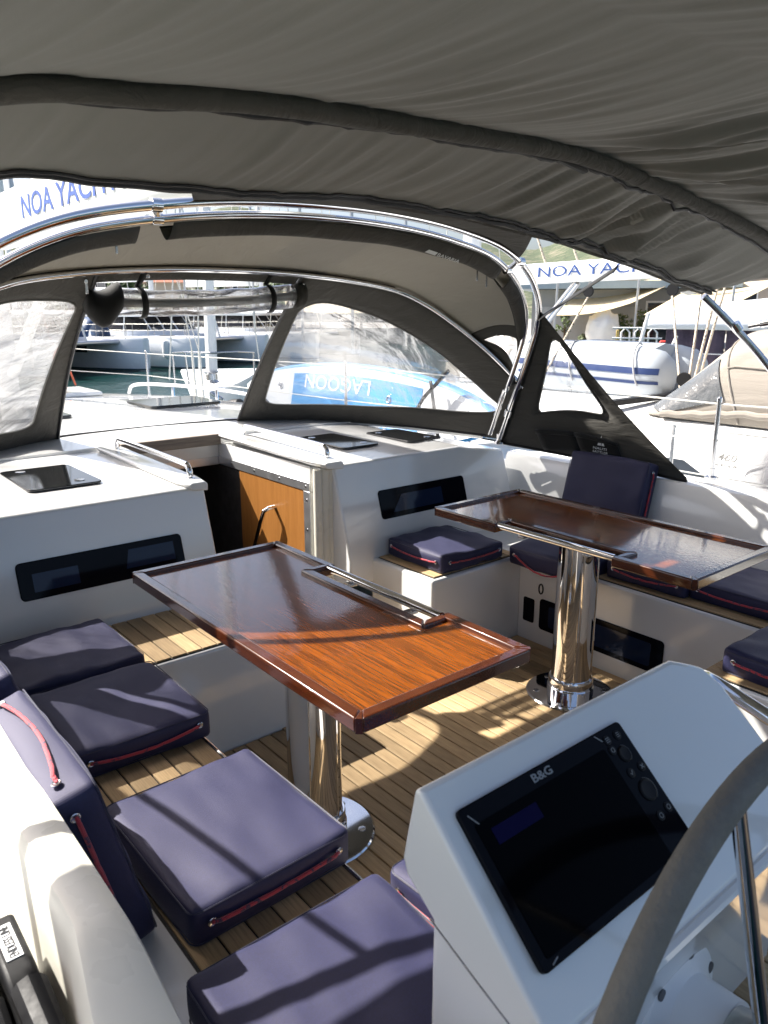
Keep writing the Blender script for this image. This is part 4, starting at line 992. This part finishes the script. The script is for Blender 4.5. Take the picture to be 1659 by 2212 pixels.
# boom, lazy bag and sheet blocks
nb=obj('boom',MB().loft([[(6.5+.11*math.copysign(abs(math.cos(a))**.35,math.cos(a)),y,1.955-.012*(5-y)*0+.10*math.sin(a)+ .012*(5.4-y)) for a in [2*math.pi*k/18 for k in range(18)]] for y in (6.2,6,5,4,3,2,1)]),WHITEF,ny,smooth=60)
text('lettering','NOA YACHTING',INKBLUE,nb,(6.385,5.30,1.915),(0,-1,.012),(0,0,1),1.80,.10,.001)
obj('mast',MB().loft([[(6.5+.08*math.cos(k*.3927),6.35+.12*math.sin(k*.3927),z) for k in range(16)] for z in (.8,15)]),WHITEP,ny)
for y,z in ((4.72,1.83),(3.83,1.83)):
    b=obj('sheet_block',MB().lathe([(.05,-.015),(.055,0),(.05,.015)],(6.45,y,z-.06),(1,.2,0),18),BLACKP,ny)
    obj('shackle',MB().tube([(6.45,y,z),(6.48,y,z+.05)],.008,8),STEEL,b)
for a,b in (((6.5,5.3,2.05),(6.45,6.0,3.6)),((6.5,4.9,2.05),(6.45,5.6,3.6)),((6.45,3.83,1.72),(5.9,3.35,.95)),((6.45,3.55,1.9),(5.92,3.30,.97)),((6.45,3.40,1.9),(5.95,3.28,.97)),((6.45,3.33,1.9),(5.98,3.26,.97)),((6.45,4.72,1.72),(6.0,4.9,.9))):
    obj('sheet',MB().tube([a,b],.011,6),ROPE,ny)
for z in (.93,1.05): obj('sheet_block',MB().lathe([(.055,-.02),(.06,0),(.055,.02)],(5.9,3.33,z),(1,.2,0),18),BLACKP,ny)
obj('traveller',MB().box((5.3,3.62,.845),(7.6,3.70,.89)),BLACKP,ny,bevel=.006)
obj('boom_vang',MB().tube([(6.5,5.65,1.05),(6.5,4.9,1.86)],.04,12),STEEL,ny)
for x,y in ((4.72,.9),(4.72,2.7),(4.74,4.6)):
    s_=obj('stanchion',MB().tube([(x,y,.27),(x,y,.86)],.013,10),STEEL,ny)
for z in (.56,.85): obj('lifeline',MB().tube([(4.72,-2,z),(4.72,2.7,z),(4.74,4.6,z),(5.0,6.8,z),(5.9,9.5,z)],.005,6),WIRE,ny)
# grey wheel cover hanging at the right
def cov(u,v):
    a=2*math.pi*u; r=(.30*math.sin(math.pi*min(1,.12+v*.8))**.5)*(1+.10*math.sin(a*7+v*2))
    return (4.92+r*.55*math.cos(a),1.95+r*math.sin(a),.80-.52*v)
tag(obj('wheel_cover',MB().grid(cov,60,16),COVERG,smooth=80,solid=.003),'light grey pleated fabric cover standing on the neighbouring side deck at the right picture edge','cover')
# inflatable dinghy upside down on its foredeck
dn=thing('dinghy','white inflatable dinghy with navy stripes stowed upside down on the neighbouring deck','dinghy',(6.35,4.4,.8))
def dsec(y,r,xc,zc,n=20): return [(xc+r*.9*math.cos(2*math.pi*k/n),y,zc+r*math.sin(2*math.pi*k/n)) for k in range(n)]
def dtube(xc):
    P=[(3.70,.02),(3.705,.10),(3.74,.17),(3.82,.225),(3.95,.25),(4.4,.262),(4.9,.258),(5.3,.225),(5.5,.16),(5.6,.06),(5.61,.02)]
    return MB().loft([dsec(y,r,xc,1.035+.02*(y-4.4)) for y,r in P])
obj('tube',dtube(6.35),DINGG,dn,smooth=70); obj('tube',dtube(6.9),DINGG,dn,smooth=70)
obj('floor',MB().loft([[(6.35,y,1.24),(6.5,y,1.27),(6.62,y,1.30),(6.76,y,1.27),(6.9,y,1.24),(6.62,y,1.1)] for y in (3.95,5.3)]),DINGG,dn)
for z0,hh_ in ((.02,.055),(-.065,.028)):
    g=MB(); R=[]
    for y,r in ((3.74,.172),(3.82,.228),(3.95,.253),(4.4,.265),(4.9,.261),(5.3,.228)):
        zc=1.035+.02*(y-4.4); a0=math.asin((z0)/r); a1=math.asin((z0+hh_)/r); am=(a0+a1)/2
        R.append([(6.35-(r+.003)*.9*math.cos(a),y,zc+(r+.003)*math.sin(a)) for a in (a0,am,a1)])
    g.loft(R,False,False); obj('stripe',g,NAVYP,dn,smooth=60)
for y in (4.05,4.75): obj('strap',MB().tube([(6.35-.272*.9*math.cos(R_(a)),y+.25*(a-90)/180,1.035+.27*math.sin(R_(a))) for a in range(-20,120,10)],.008,6),COVERG,dn)
obj('chock',MB().box((6.2,3.9,.77),(7.05,4.0,.82)),BLACKP,dn); obj('chock',MB().box((6.2,5.1,.77),(7.05,5.2,.82)),BLACKP,dn)
# paddle board on edge along the lifeline
sup=thing('paddle_board','blue and white paddle board on its edge lettered upside down, behind the right sprayhood window','paddle board',(4.6,6.4,.3))
def bo_(y): # half height
    t=(y-6.25)/2.05; return .37*max(0,1-abs(t)**2.1)**.62
def outline(k,n=40):
    up=[]; lo=[]
    for i in range(n+1):
        y=4.22+4.06*i/n; h=bo_(y)*k; yy=6.25+(y-6.25)*(1-(1-k)*.12)
        up.append((yy,.70+h)); lo.append((yy,.70-h))
    return up+lo[::-1][1:-1]
tl=lambda y,z:(4.60+.18*(z-.34),y,z)
def slab(k,x0,th): return MB().prism([tuple(Vector(tl(y,z))+Vector((x0,0,0))) for y,z in outline(k)],(th,0,0))
obj('board',slab(1,0,.12),LBLUE,sup,bevel=.03,seg=4)
obj('white_deck',slab(.90,-.006,.01),DINGW,sup,smooth=0)
def pad(y0,y1,k): 
    up=[];lo=[]
    for i in range(17):
        y=y0+(y1-y0)*i/16; h=bo_(y)*k; up.append((y,.70+h)); lo.append((y,.70-h))
    return MB().prism([tuple(Vector(tl(y,z))+Vector((-.010,0,0))) for y,z in up+lo[::-1]],(.006,0,0))
obj('deck_pad',pad(5.15,7.25,.70),LBLUE,sup,smooth=0); obj('tail_pad',pad(4.55,5.12,.66),GREYPAD,sup,smooth=0)
text('lettering','LAGOON',INKW,sup,tuple(Vector(tl(5.90,.93))+Vector((-.0125,0,0))),(0,1,0),(-.18,0,-1),1.12,.145,.001)
obj('blue_mark',MB().prism([tuple(Vector(tl(y,z))+Vector((-.009,0,0))) for y,z in ((8.0,.62),(7.86,.62),(7.86,.76),(8.0,.74))],(.002,0,0)),LBLUE,sup,smooth=0)
obj('strap',MB().tube([(4.52,5.35,.35),(4.56,5.0,.85),(4.62,4.75,1.10)],.018,6),BLACKF,sup); obj('strap',MB().tube([(4.60,4.95,1.0),(4.52,4.78,.62),(4.5,4.7,.36)],.015,6),BLACKF,sup)
for y in (5.6,7.5): obj('d_ring',MB().tube([tuple(Vector(tl(y+.03*math.cos(k),.78+.03*math.sin(k)))+Vector((-.016,0,0))) for k in [i*.6283 for i in range(10)]],.006,6,closed=True),STEEL,sup)
# small bow with pulpit, anchor and fender in the open centre
sb=thing('moored_bow','white bow of a moored sailing boat with steel pulpit, seen through the open centre','sailing boat',(7.4,14.2,-1.0))
def bsec2(k):
    h=1.0*k**.55
    c=Vector((6.15,12.1,0)).lerp(Vector((9.2,17.5,0)),k); n_=Vector((.87,-.49,0)); zt=.28-.10*k
    return [c+n_*h*.35+Vector((0,0,-1.3)),c+n_*h+Vector((0,0,zt-.05)),c+n_*h*.97+Vector((0,0,zt)),c-n_*h*.97+Vector((0,0,zt)),c-n_*h+Vector((0,0,zt-.05)),c-n_*h*.35+Vector((0,0,-1.3))]
obj('hull',MB().loft([bsec2(k) for k in (.004,.05,.12,.25,.45,.7,1)]),HULLW,sb,smooth=50)
u_=Vector((3.05,5.4,0)).normalized(); c0=Vector((6.15,12.1,.26)); nn=Vector((.87,-.49,0))
obj('pulpit',MB().tube([c0+u_*1.6-nn*.75,c0+u_*1.6-nn*.75+Vector((0,0,.55)),c0+u_*.5-nn*.45+Vector((0,0,.62)),c0+u_*.2+Vector((0,0,.62)),c0+u_*.5+nn*.45+Vector((0,0,.62)),c0+u_*1.6+nn*.75+Vector((0,0,.55)),c0+u_*1.6+nn*.75],.018,8),STEEL,sb)
obj('pulpit_post',MB().tube([c0+u_*.5-nn*.4,c0+u_*.5-nn*.45+Vector((0,0,.62))],.016,8),STEEL,sb)
obj('furled_sail',MB().tube([c0+u_*.45+Vector((0,0,.15)),c0+u_*3.2+Vector((0,0,8.5))],.10,10),WHITEF,sb)
obj('furler_drum',MB().lathe([(.10,0),(.14,.02),(.10,.06),(.10,.16),(.14,.2),(.1,.22)],c0+u_*.42+Vector((0,0,.08)),(0,.1,1),18),STEEL,sb)
for a,b in ((-.9,2.2),(.9,2.6),(-.4,3.4)): obj('stay',MB().tube([c0+u_*b+nn*a,c0+u_*(b+1)+nn*a*.3+Vector((0,0,7))],.016,6),WIRE,sb)
obj('anchor',MB().tube([c0+Vector((0,0,.02)),c0-u_*.25+Vector((0,0,-.02)),c0-u_*.3+nn*.18+Vector((0,0,-.12))],.035,8),STEEL,sb)
tag(obj('fender',MB().lathe([(.03,-.36),(.10,-.3),(.13,-.15),(.13,.15),(.10,.3),(.03,.36)],(6.28,11.75,-.02),(.2,-1,.3),20),BLACKP),'black round fender hanging at the white bow in the open centre','fender')
# ---------------------------------------------------------------- catamarans
def catamaran(bow,head,label,sc=1.0,cabin=True,seed=0):
    bx,by=bow; a=R_(head); d=Vector((math.sin(a),math.cos(a),0)); n_=Vector((d.y,-d.x,0)) # d: towards stern, n: to the right
    O=Vector((bx,by,-1.2)); t=thing('catamaran',label,'catamaran',tuple(O),'moored catamarans')
    W=lambda s,l,z:O+d*(s*sc)+n_*(l*sc)+Vector((0,0,z*sc))
    L=12.0
    for k,lo in enumerate((0,-5.0)):
        rings=[]
        for s,hw,dz in ((0,.06,0),(.05,.20,.0),(.5,.45,.02),(1.6,.72,.03),(4,.85,0),(9,.85,-.03),(12,.75,-.2)):
            z=1.52+dz; rings.append([W(s,lo-hw*.45,-.4),W(s,lo-hw,.35),W(s,lo-hw,z-.12),W(s,lo-hw+.1*min(1,hw*4),z),W(s,lo+hw-.1*min(1,hw*4),z),W(s,lo+hw,z-.12),W(s,lo+hw,.35),W(s,lo+hw*.45,-.4)])
        h=obj('hull',MB().loft(rings),HULLW,t,smooth=40)
        obj('boot_stripe',MB().loft([[W(s,lo-hw*.99-.015,.02),W(s,lo-hw-.015,.10),W(s,lo+hw+.015,.10),W(s,lo+hw*.99+.015,.02)] for s,hw in ((.0,.12),(.5,.45),(1.6,.72),(4,.85),(9,.85),(11.9,.76))],True,True),HULLS,h)
        for sg in (-1,1): obj('hull_window',MB().prism([W(s,lo+sg*.853,z) for s,z in ((3.0,.82),(4.1,.82),(4.1,1.12),(3.0,1.12))],n_*sg*.012),GLASSD,h,smooth=0)
        obj('deck_hatch',MB().prism([W(s,lo+l,1.545) for s,l in ((2.2,-.25),(2.75,-.25),(2.75,.25),(2.2,.25))],(0,0,.03)),HATCHG,h,smooth=0)
        for l in (lo-.75,lo+.75):
            P=[W(s,l,1.5+.62) for s in (.6,2,4,6,8,10,11.8)]
            for s in (.6,2,4,6,8,10): obj('stanchion',MB().tube([W(s,l,1.48),W(s,l,2.13)],.016,6),STEEL,h)
            obj('lifeline',MB().tube(P,.008,5),WIRE,h); obj('lifeline',MB().tube([p-Vector((0,0,.3*sc)) for p in P],.007,5),WIRE,h)
    obj('crossbeam',MB().tube([W(1.2,-5,1.35),W(1.2,0,1.35)],.10,10),ALU,t)
    obj('trampoline',MB().prism([W(1.3,-4.4,1.30),W(1.3,-.6,1.30),W(4.2,-.6,1.30),W(4.2,-4.4,1.30)],(0,0,.03)),PURPLE,t,smooth=0)
    obj('bridge_deck',MB().prism([W(4.2,-5,.85),W(11.6,-5,.85),W(11.6,0,.85),W(4.2,0,.85)],(0,0,.66*sc)),HULLW,t,bevel=.05)
    # saloon with wrap-around windows
    def ring(z,s0,s1,h,r): 
        P=[]
        for cx,cy,a0 in ((s1-r,-2.5+h-r,0),(s0+r,-2.5+h-r,90),(s0+r,-2.5-h+r,180),(s1-r,-2.5-h+r,270)):
            for k in range(6):
                q=R_(a0+18*k); P.append(W(cx+r*math.cos(q),cy+r*math.sin(q),z))
        return P
    obj('saloon',MB().loft([ring(1.5,4.3,10.6,2.7,.9),ring(1.75,4.35,10.6,2.66,.9)]),HULLW,t)
    gl=obj('saloon_window',MB().loft([ring(1.752,4.42,10.5,2.62,.9),ring(2.45,4.95,10.3,2.4,.9)]),TINT,t)
    for k in range(5):
        for l in (-4.98+.1,-.02-.1):
            s=5.2+1.25*k; e=1 if l>-2.5 else -1
            obj('window_post',MB().tube([W(s,-2.5+e*2.625,1.76),W(s+.1,-2.5+e*2.41,2.44)],.035,6),HULLW,gl)
    for l in (-4.0,-3.0,-2.0,-1.0): obj('window_post',MB().tube([W(4.40,l,1.76),W(4.93,l,2.44)],.04,6),HULLW,gl)
    obj('saloon_roof',MB().loft([ring(2.452,4.4,12.0,2.75,1.0),ring(2.60,4.3,12.2,2.8,1.0),ring(2.72,4.7,12.0,2.5,1.0),ring(2.78,5.2,11.5,2.0,.9)]),HULLW,t,smooth=50)
    obj('hard_top',MB().loft([ring(3.7,7.0,10.6,1.9,.8),ring(3.85,6.9,10.8,2.0,.8),ring(3.92,7.2,10.4,1.7,.8)]),HULLW,t)
    for s,l in ((7.4,-4.2),(7.4,-.8),(10.3,-4.2),(10.3,-.8)): obj('roof_post',MB().tube([W(s,l,2.7),W(s,l,3.75)],.04,8),STEEL,t)
    obj('mast',MB().loft([[W(5.6+.16*math.cos(q),-2.5+.1*math.sin(q),z) for q in [k*.628 for k in range(10)]] for z in (2.7,19)]),WHITEP,t)
    obj('boom',MB().loft([[W(s,-2.5+.2*math.cos(q),4.5+.28*math.sin(q)) for q in [k*.628 for k in range(10)]] for s in (5.9,11.5)]),WHITEF,t)
    for l in (-5,0): obj('shroud',MB().tube([W(6.6,l*1.0,1.5),W(5.7,-2.5,14)],.02,5),WIRE,t)
    obj('forestay',MB().tube([W(1.2,-2.5,1.4),W(5.6,-2.5,15.5)],.05,6),WHITEF,t)
    return t,W,d,n_
t1,W1,d1,n1=catamaran((14.9,35.6),-24,'white catamaran at the left of the open sprayhood centre, small square port in its hull')
obj('small_port',MB().prism([W1(s,.80,z) for s,z in ((2.2,1.0),(2.45,1.0),(2.45,1.2),(2.2,1.2))],n1*.05),GLASSD,t1,smooth=0)
t2,W2,d2,n2=catamaran((17.5,34.6),-24,'white catamaran in the middle with a hanging fender and a dark line down its bow')
# shift the middle boat's second hull out of the first: its partner hull lies to the right
for w_ in (t2,): w_.location=Vector(w_.location)+n2*5.0
tag(obj('fender',MB().lathe([(.03,-.45),(.12,-.38),(.15,-.2),(.15,.2),(.12,.38),(.03,.45)],tuple(W2(1.9,0-.82,.95)+Vector((0,0,0))),(0,0,1),16),WHITEP),'white fender hanging on the hull side of the middle catamaran','fender')
t3,W3,d3,n3=catamaran((30.5,39.5),-24,'white catamaran farthest to the right beyond the pulpit of the moored bow')
cover=tag(obj('hatch_tent',MB().loft([[tuple(W1(3.2+1.3*k,.2,0)+Vector((0,0,1.5))+d1*.0+n1*(.7*math.cos(R_(a)))+Vector((0,0,(.75+.2*math.sin(k*3.1))*math.sin(R_(a))))) for a in range(0,181,15)] for k in (0,.3,.6,1)],False,True),plain('navy_tent',(.03,.07,.16),.5),smooth=60,solid=.02),'blue grey tent cover on the foredeck of the left catamaran','cover')
# ---------------------------------------------------------------- white hard top boat behind the neighbour
mb_=thing('motor_yacht','white hard top boat with dark purple mesh curtains behind the beige sprayhood','motor yacht',(13,8,-.5))
A_,B_=Vector(pol(57.6,13.5)),Vector(pol(74,13.5)); dd=(B_-A_).normalized(); nn2=Vector((dd.y,-dd.x,0)); nn2=nn2 if nn2.dot(A_)>0 else -nn2
def htp(s,l,z): return A_+dd*s+nn2*l+Vector((0,0,z))
obj('hard_top',MB().loft([[htp(s,l,z) for l,z in ((0,1.30-.01*s),(-.04,1.36),(0,zt-.1),(.3,zt),(3,zt+.05),(3.2,1.3))] for s,zt in ((0,1.50),(.15,1.58),(1,1.68),(2.4,1.82),(4,1.9))]),HULLW,mb_,bevel=.02)
for k in range(4):
    obj('mesh_curtain',MB().grid(lambda u,v:tuple(htp(.35+.9*k+.88*u,.12+.025*math.sin(u*20+k),.30+1.0*v)),24,4),PURPLE,mb_,solid=.004)
obj('hull',MB().loft([[htp(s,l,z) for l,z in ((-.3,.30),(-.1,-1.3),(3,-1.3),(3.4,.30))] for s in (-.4,6)]),HULLW,mb_,bevel=.03)
obj('gate_post',MB().tube([htp(-.15,-.2,.3),htp(.1,-.2,1.55)],.03,8),WHITEP,mb_); obj('gate_post',MB().tube([htp(.25,-.2,.3),htp(.55,-.2,1.2)],.025,8),WHITEP,mb_)
for z in (.62,.95): obj('rail',MB().tube([htp(-3.5,-.15,z+.08),htp(.2,-.25,z),htp(3,-.3,z-.05)],.012,6),STEEL,mb_)
tag(obj('coiled_rope',MB().tube([htp(1.75+.06*math.cos(k*.9),-.32,.80-.012*k+.16*math.sin(k*.9)) for k in range(26)],.014,6),ROPE),'white rope coil hung on the rail before the purple mesh curtains','rope')
# ---------------------------------------------------------------- quay buildings and shade sails
def facade(a0,a1,d,z0,z1,mat,label,wins,depth=5,roof=None,cat='building'):
    A=Vector(pol(a0,d)); B=Vector(pol(a1,d)); dd=(B-A); L=dd.length; dd.normalize(); n_=Vector((-dd.y,dd.x,0)); n_=n_ if n_.dot(A)>0 else -n_
    t=thing('building',label,cat,(A.x,A.y,z0)); q=lambda s,l,z:A+dd*s+n_*l+Vector((0,0,z))
    obj('wall',MB().prism([q(0,0,z0),q(L,0,z0),q(L,depth,z0),q(0,depth,z0)],(0,0,z1-z0)),mat,t,smooth=0)
    if roof: obj('roof',MB().loft([[q(-.3,-.4,z1+.003),q(L+.3,-.4,z1+.003),q(L+.3,depth+.3,z1+.003),q(-.3,depth+.3,z1+.003)],[q(.8,depth*.45,z1+roof[1]),q(L-.8,depth*.45,z1+roof[1]),q(L-.8,depth*.55,z1+roof[1]),q(.8,depth*.55,z1+roof[1])]]),roof[0],t,smooth=0)
    for s0,s1,w0,w1 in wins:
        f=obj('window',MB().prism([q(s0,-.04,w0),q(s1,-.04,w0),q(s1,-.04,w1),q(s0,-.04,w1)],n_*.05),WHITEP,t,smooth=0)
        obj('pane',MB().prism([q(s0+.07,-.055,w0+.07),q(s1-.07,-.055,w0+.07),q(s1-.07,-.055,w1-.07),q(s0+.07,-.055,w1-.07)],n_*.012),GLASSD,f,smooth=0)
    return t,q
bl,q=facade(50,62,30,.3,2.3,WALLG,'grey quay kiosk under the cream shade sails',[(4.0,5.0,.4,1.9),(5.15,5.9,.4,1.9)],5)
obj('roof',MB().prism([q(-.5,-.8,2.32),q(7,-.8,2.32),q(7,5,2.32),q(-.5,5,2.32)],(0,0,.25)),ROOFB,bl,smooth=0)
text('emblem','O',INKW,bl,q(4.75,-.075,.9),Vector(pol(62,30))-Vector(pol(50,30)),(0,0,1),.35,.42,.003)
for k,(s0,s1) in enumerate(((.2,1.2),(1.4,2.5),(2.7,3.8))): obj('door_panel',MB().prism([q(s0,-.03,.32),q(s1,-.03,.32),q(s1,-.03,1.7),q(s0,-.03,1.7)],Vector(pol(56,1))*.025),plain('grey_door',(.42,.43,.44),.6) if k==0 else bpy.data.materials['grey_door'],bl,smooth=0)
facade(50,57,46,.3,3.3,WALLC,'cream house with shuttered windows behind the quay kiosk',[(.8,1.6,2.1,3.0),(2.2,3.0,2.1,3.0),(3.7,4.5,2.1,3.0)],7,(ROOFR,.7))
facade(57.5,68,48,.3,3.6,WALLS,'stone house with red tiled roof to the right behind the quay kiosk',[(1,1.9,2,3.1),(3,3.9,2,3.1),(5,5.9,2,3.1)],7,(ROOFR,1.3))
def sail(pts,label,sag=.35,grp='cream shade sails over the quay'):
    A,B,C,D=[Vector(p) for p in pts]
    def f(u,v):
        p=A.lerp(B,u).lerp(D.lerp(C,u),v); p.z-=sag*math.sin(math.pi*u)*math.sin(math.pi*v)+.12*math.sin(math.pi*u)*(1-v); return tuple(p)
    return tag(obj('shade_sail',MB().grid(f,20,12),SAILCLOTH,smooth=80,solid=.01),label,'shade sail',grp)
sail((pol(51.6,27,1.40),pol(56.8,27,1.82),pol(60.5,31,2.9),pol(51.9,31,2.15)),'cream shade sail stretched in front of the grey quay kiosk',.2)
sail((pol(57.6,25,1.45),pol(63,25,1.7),pol(66,30,2.6),pol(60.5,30,2.35)),'cream shade sail at the right above the white hard top boat',.2)
sail((pol(32.5,44,1.55),pol(39,44,1.45),pol(38.5,52,2.6),pol(32.3,52,2.7)),'cream awning seen through the top of the right sprayhood window',.25)
for a,d,h in ((51.6,27,2.2),(57.0,27,2.3),(60.5,31,3.0),(63,25,2.2)):
    tag(obj('sail_pole',MB().tube([pol(a,d,.3),pol(a+.1,d,.3+h)],.04,8),ALU),{51.6:'grey metal pole at the left corner of the kiosk shade sail',57.0:'grey metal pole at the low right corner of the kiosk shade sail',60.5:'grey metal pole at the far right corner of the kiosk shade sail',63:'grey metal pole of the shade sail above the white hard top boat'}[a],'pole','poles of the shade sails')
def clump(name,c,r,n,mat,label,cat,trunk=None,size=.12,seed=1,squash=1,kind=None):
    rnd=random.Random(seed); c=Vector(c); t=thing(name,label,cat,tuple(c-Vector((0,0,r+ (trunk or 0)))))
    blobs=[(Vector((rnd.gauss(0,.45),rnd.gauss(0,.45),rnd.gauss(0,.35)*squash))*r,r*rnd.uniform(.28,.5)) for _ in range(9)]
    g=MB()
    for i in range(n):
        b,rr=rnd.choice(blobs); v=Vector((rnd.gauss(0,1),rnd.gauss(0,1),rnd.gauss(0,1))).normalized()*rr*rnd.uniform(.6,1.05)
        p=c+b+v; e=Vector((rnd.gauss(0,1),rnd.gauss(0,1),rnd.gauss(0,1))).normalized()*size*rnd.uniform(.6,1.3); f=e.orthogonal().normalized()*size*rnd.uniform(.35,.7)
        g.add([p-e,p+f,p+e,p-f],[(0,1,2,3)])
    cr=obj('crown',g,mat,t,smooth=0,solid=0); cr['kind']='stuff'
    b=c-Vector((0,0,r+(trunk or 0)))
    tr=MB().tube([b,b.lerp(c,.5)+Vector((.05,0,0)),c],lambda u:max(.02,(.07*r+.03)*(1-.6*u)),8)
    for k in range(4):
        v=blobs[k][0]; tr.tube([b.lerp(c,.7),c+v*.8],lambda u:max(.01,.03*r*(1-.7*u)),6)
    obj('trunk',tr,BARK,t); return t
clump('bush',pol(54.1,28,.55),.38,700,LEAF2,'round dark bush at the foot of the white wrapped bundle','bush',0,.06,3)
clump('shrub',pol(56.6,28.5,1.05),.62,700,LEAF,'loose green shrub between the wrapped bundle and the kiosk','shrub',.1,.07,4)
clump('shrub',pol(52.3,29,1.0),.35,420,LEAF,'slim green creeper on the left of the grey kiosk','shrub',.3,.06,5,2.2)
clump('bush',pol(51.9,40,3.1),.7,700,PINKL,'pink flowering bush below the neighbouring boom','bush',.3,.1,6)
clump('tree',pol(37.8,58,2.0),1.3,1600,LEAF,'bright green tree behind the right sprayhood window','tree',.6,.16,8)
# palm
pt=thing('palm_tree','small palm behind the neighbouring boom above the kiosk roof','palm tree',pol(54.6,42,.3))
pc_=Vector(pol(54.6,42,2.6)); obj('trunk',MB().tube([Vector(pol(54.6,42,.3)),pc_],.13,8),BARK,pt)
for k in range(18):
    a=R_(20*k+7*(k%3)); rr=1.1+.2*(k%4); lift=.55-.22*(k%3)
    P=[pc_+Vector((math.cos(a)*rr*u,math.sin(a)*rr*u,lift*math.sin(u*2.2)-.55*u*u)) for u in [i/8 for i in range(9)]]
    g=MB(); sd=Vector((-math.sin(a),math.cos(a),0))
    for i in range(8):
        for s in (-1,1):
            g.add([P[i],P[i].lerp(P[i+1],.6),P[i].lerp(P[i+1],.9)+sd*s*.30*(1-i/10)-Vector((0,0,.10))],[(0,1,2)])
    obj('frond',g,LEAF2,pt,smooth=0)
# wrapped bundle, gangway rails, red box, signs
def lump(u,v):
    a=2*math.pi*u; r=.52*(math.sin(math.pi*(.04+.92*v)))**.35; p=Vector((math.cos(a)*r,math.sin(a)*r*1.0,1.25*v))
    k=.12*noise.noise((p.x*4,p.y*4,p.z*3))+.05*noise.noise((p.x*11,p.y*11,p.z*9)); c=Vector(pol(54.9,27.5,.30)); p=p*(1+k); p.z=max(p.z,0); return tuple(c+p)
tag(obj('wrapped_bundle',MB().grid(lump,48,30),WHITEF,smooth=60),'tall bundle wrapped in white plastic standing on the quay by the kiosk','bundle')
gw=thing('gangway','white tubular gangway rails on the quay beside the wrapped bundle','gangway',pol(57,22,.3))
for k in range(3):
    a=56.2+.9*k
    obj('rail',MB().tube([pol(a,22.5,.3),pol(a,22.5,1.0),pol(a+.25,22.5,1.12),pol(a+.55,22.5,1.0),pol(a+.6,22.5,.3)],.025,8),WHITEP,gw)
for z in (.62,.85,1.12): obj('bar',MB().tube([pol(55.6,22.4,z),pol(58.9,22.4,z)],.022,6),WHITEP,gw)
tag(obj('fire_box',MB().prism([pol(58.75,23,.35),pol(59.55,23,.35),pol(59.5,23.4,.35),pol(58.8,23.4,.35)],(0,0,.42)),REDP,bevel=.03),'bright red box on the quay behind the white gangway rails','box')
tag(obj('post_sign',MB().prism([pol(55.85,23,.6),pol(56.05,23,.6),pol(56.05,23.1,.6),pol(55.85,23.1,.6)],(0,0,.45)),YELL,bevel=.01),'narrow yellow tag on the rail before the white wrapped bundle','sign')
# far shore houses and trees
rnd=random.Random(11)
hl=['low cream house on the far shore, leftmost behind the catamarans','pale stone house on the far shore behind the left catamaran mast','grey house on the far shore above the middle catamaran','cream house with three windows on the far shore, right of the furled sail','long stone house on the far shore behind the cream awning','tall cream house on the far shore behind the bright green tree','stone house on the far shore above the tail of the paddle board','grey house on the far shore nearest the neighbouring mast']
for k in range(8):
    a=8+4.9*k; wd=3.6+rnd.random()*1.0; d=86+rnd.uniform(0,16); h=3.2+rnd.random()*3.5
    L=d*R_(wd); nw=3+(k%3)
    facade(a,a+wd,d,.1,.1+h,[WALLC,WALLS,WALLG][k%3],hl[k],[(L*(i+.25)/nw,L*(i+.65)/nw,z,z+1.3) for i in range(nw) for z in ([1.0] if h<4.5 else [1.0,3.2])],8,(ROOFR,1.3),'house')
tl_=['rounded green tree between the shore houses, leftmost','green tree beside the pale stone shore house','olive tree in front of the grey shore house','green tree right of the grey shore house','olive tree behind the cream awning','tall green tree behind the paddle board','olive tree above the paddle board tail','green tree nearest the neighbouring mast on the far shore']
for k in range(8):
    a=11.8+4.9*k; clump('tree',pol(a,80+rnd.uniform(-6,4),2.6+rnd.random()),1.7+rnd.random()*.6,800,[LEAF,LEAF2][k%2],tl_[k],'tree',.4,.28,20+k)
# background masts and stays
ml=['pale mast rising behind the left crinkled window','pale mast left of the rolled window','pale mast behind the middle catamaran roof','thin mast behind the furled sail','thin mast above the paddle board nose','pale mast in the middle of the right window','thin mast right of the bright green tree','pale mast behind the right window corner']
for k,(a,d) in enumerate(((15.2,26),(19.6,44),(25.5,50),(30.2,46),(33.6,38),(37.2,33),(41.0,40),(45.6,30))):
    t=thing('distant_mast',ml[k],'mast',pol(a,d,-.2),'masts of moored boats behind')
    obj('mast_tube',MB().tube([pol(a,d,-.2),pol(a,d,16)],.075,8),ALU,t); obj('stay',MB().tube([pol(a+2.6,d,.4),pol(a,d,14)],.018,5),WIRE,t); obj('stay',MB().tube([pol(a-2.4,d,.4),pol(a,d,14)],.018,5),WIRE,t)
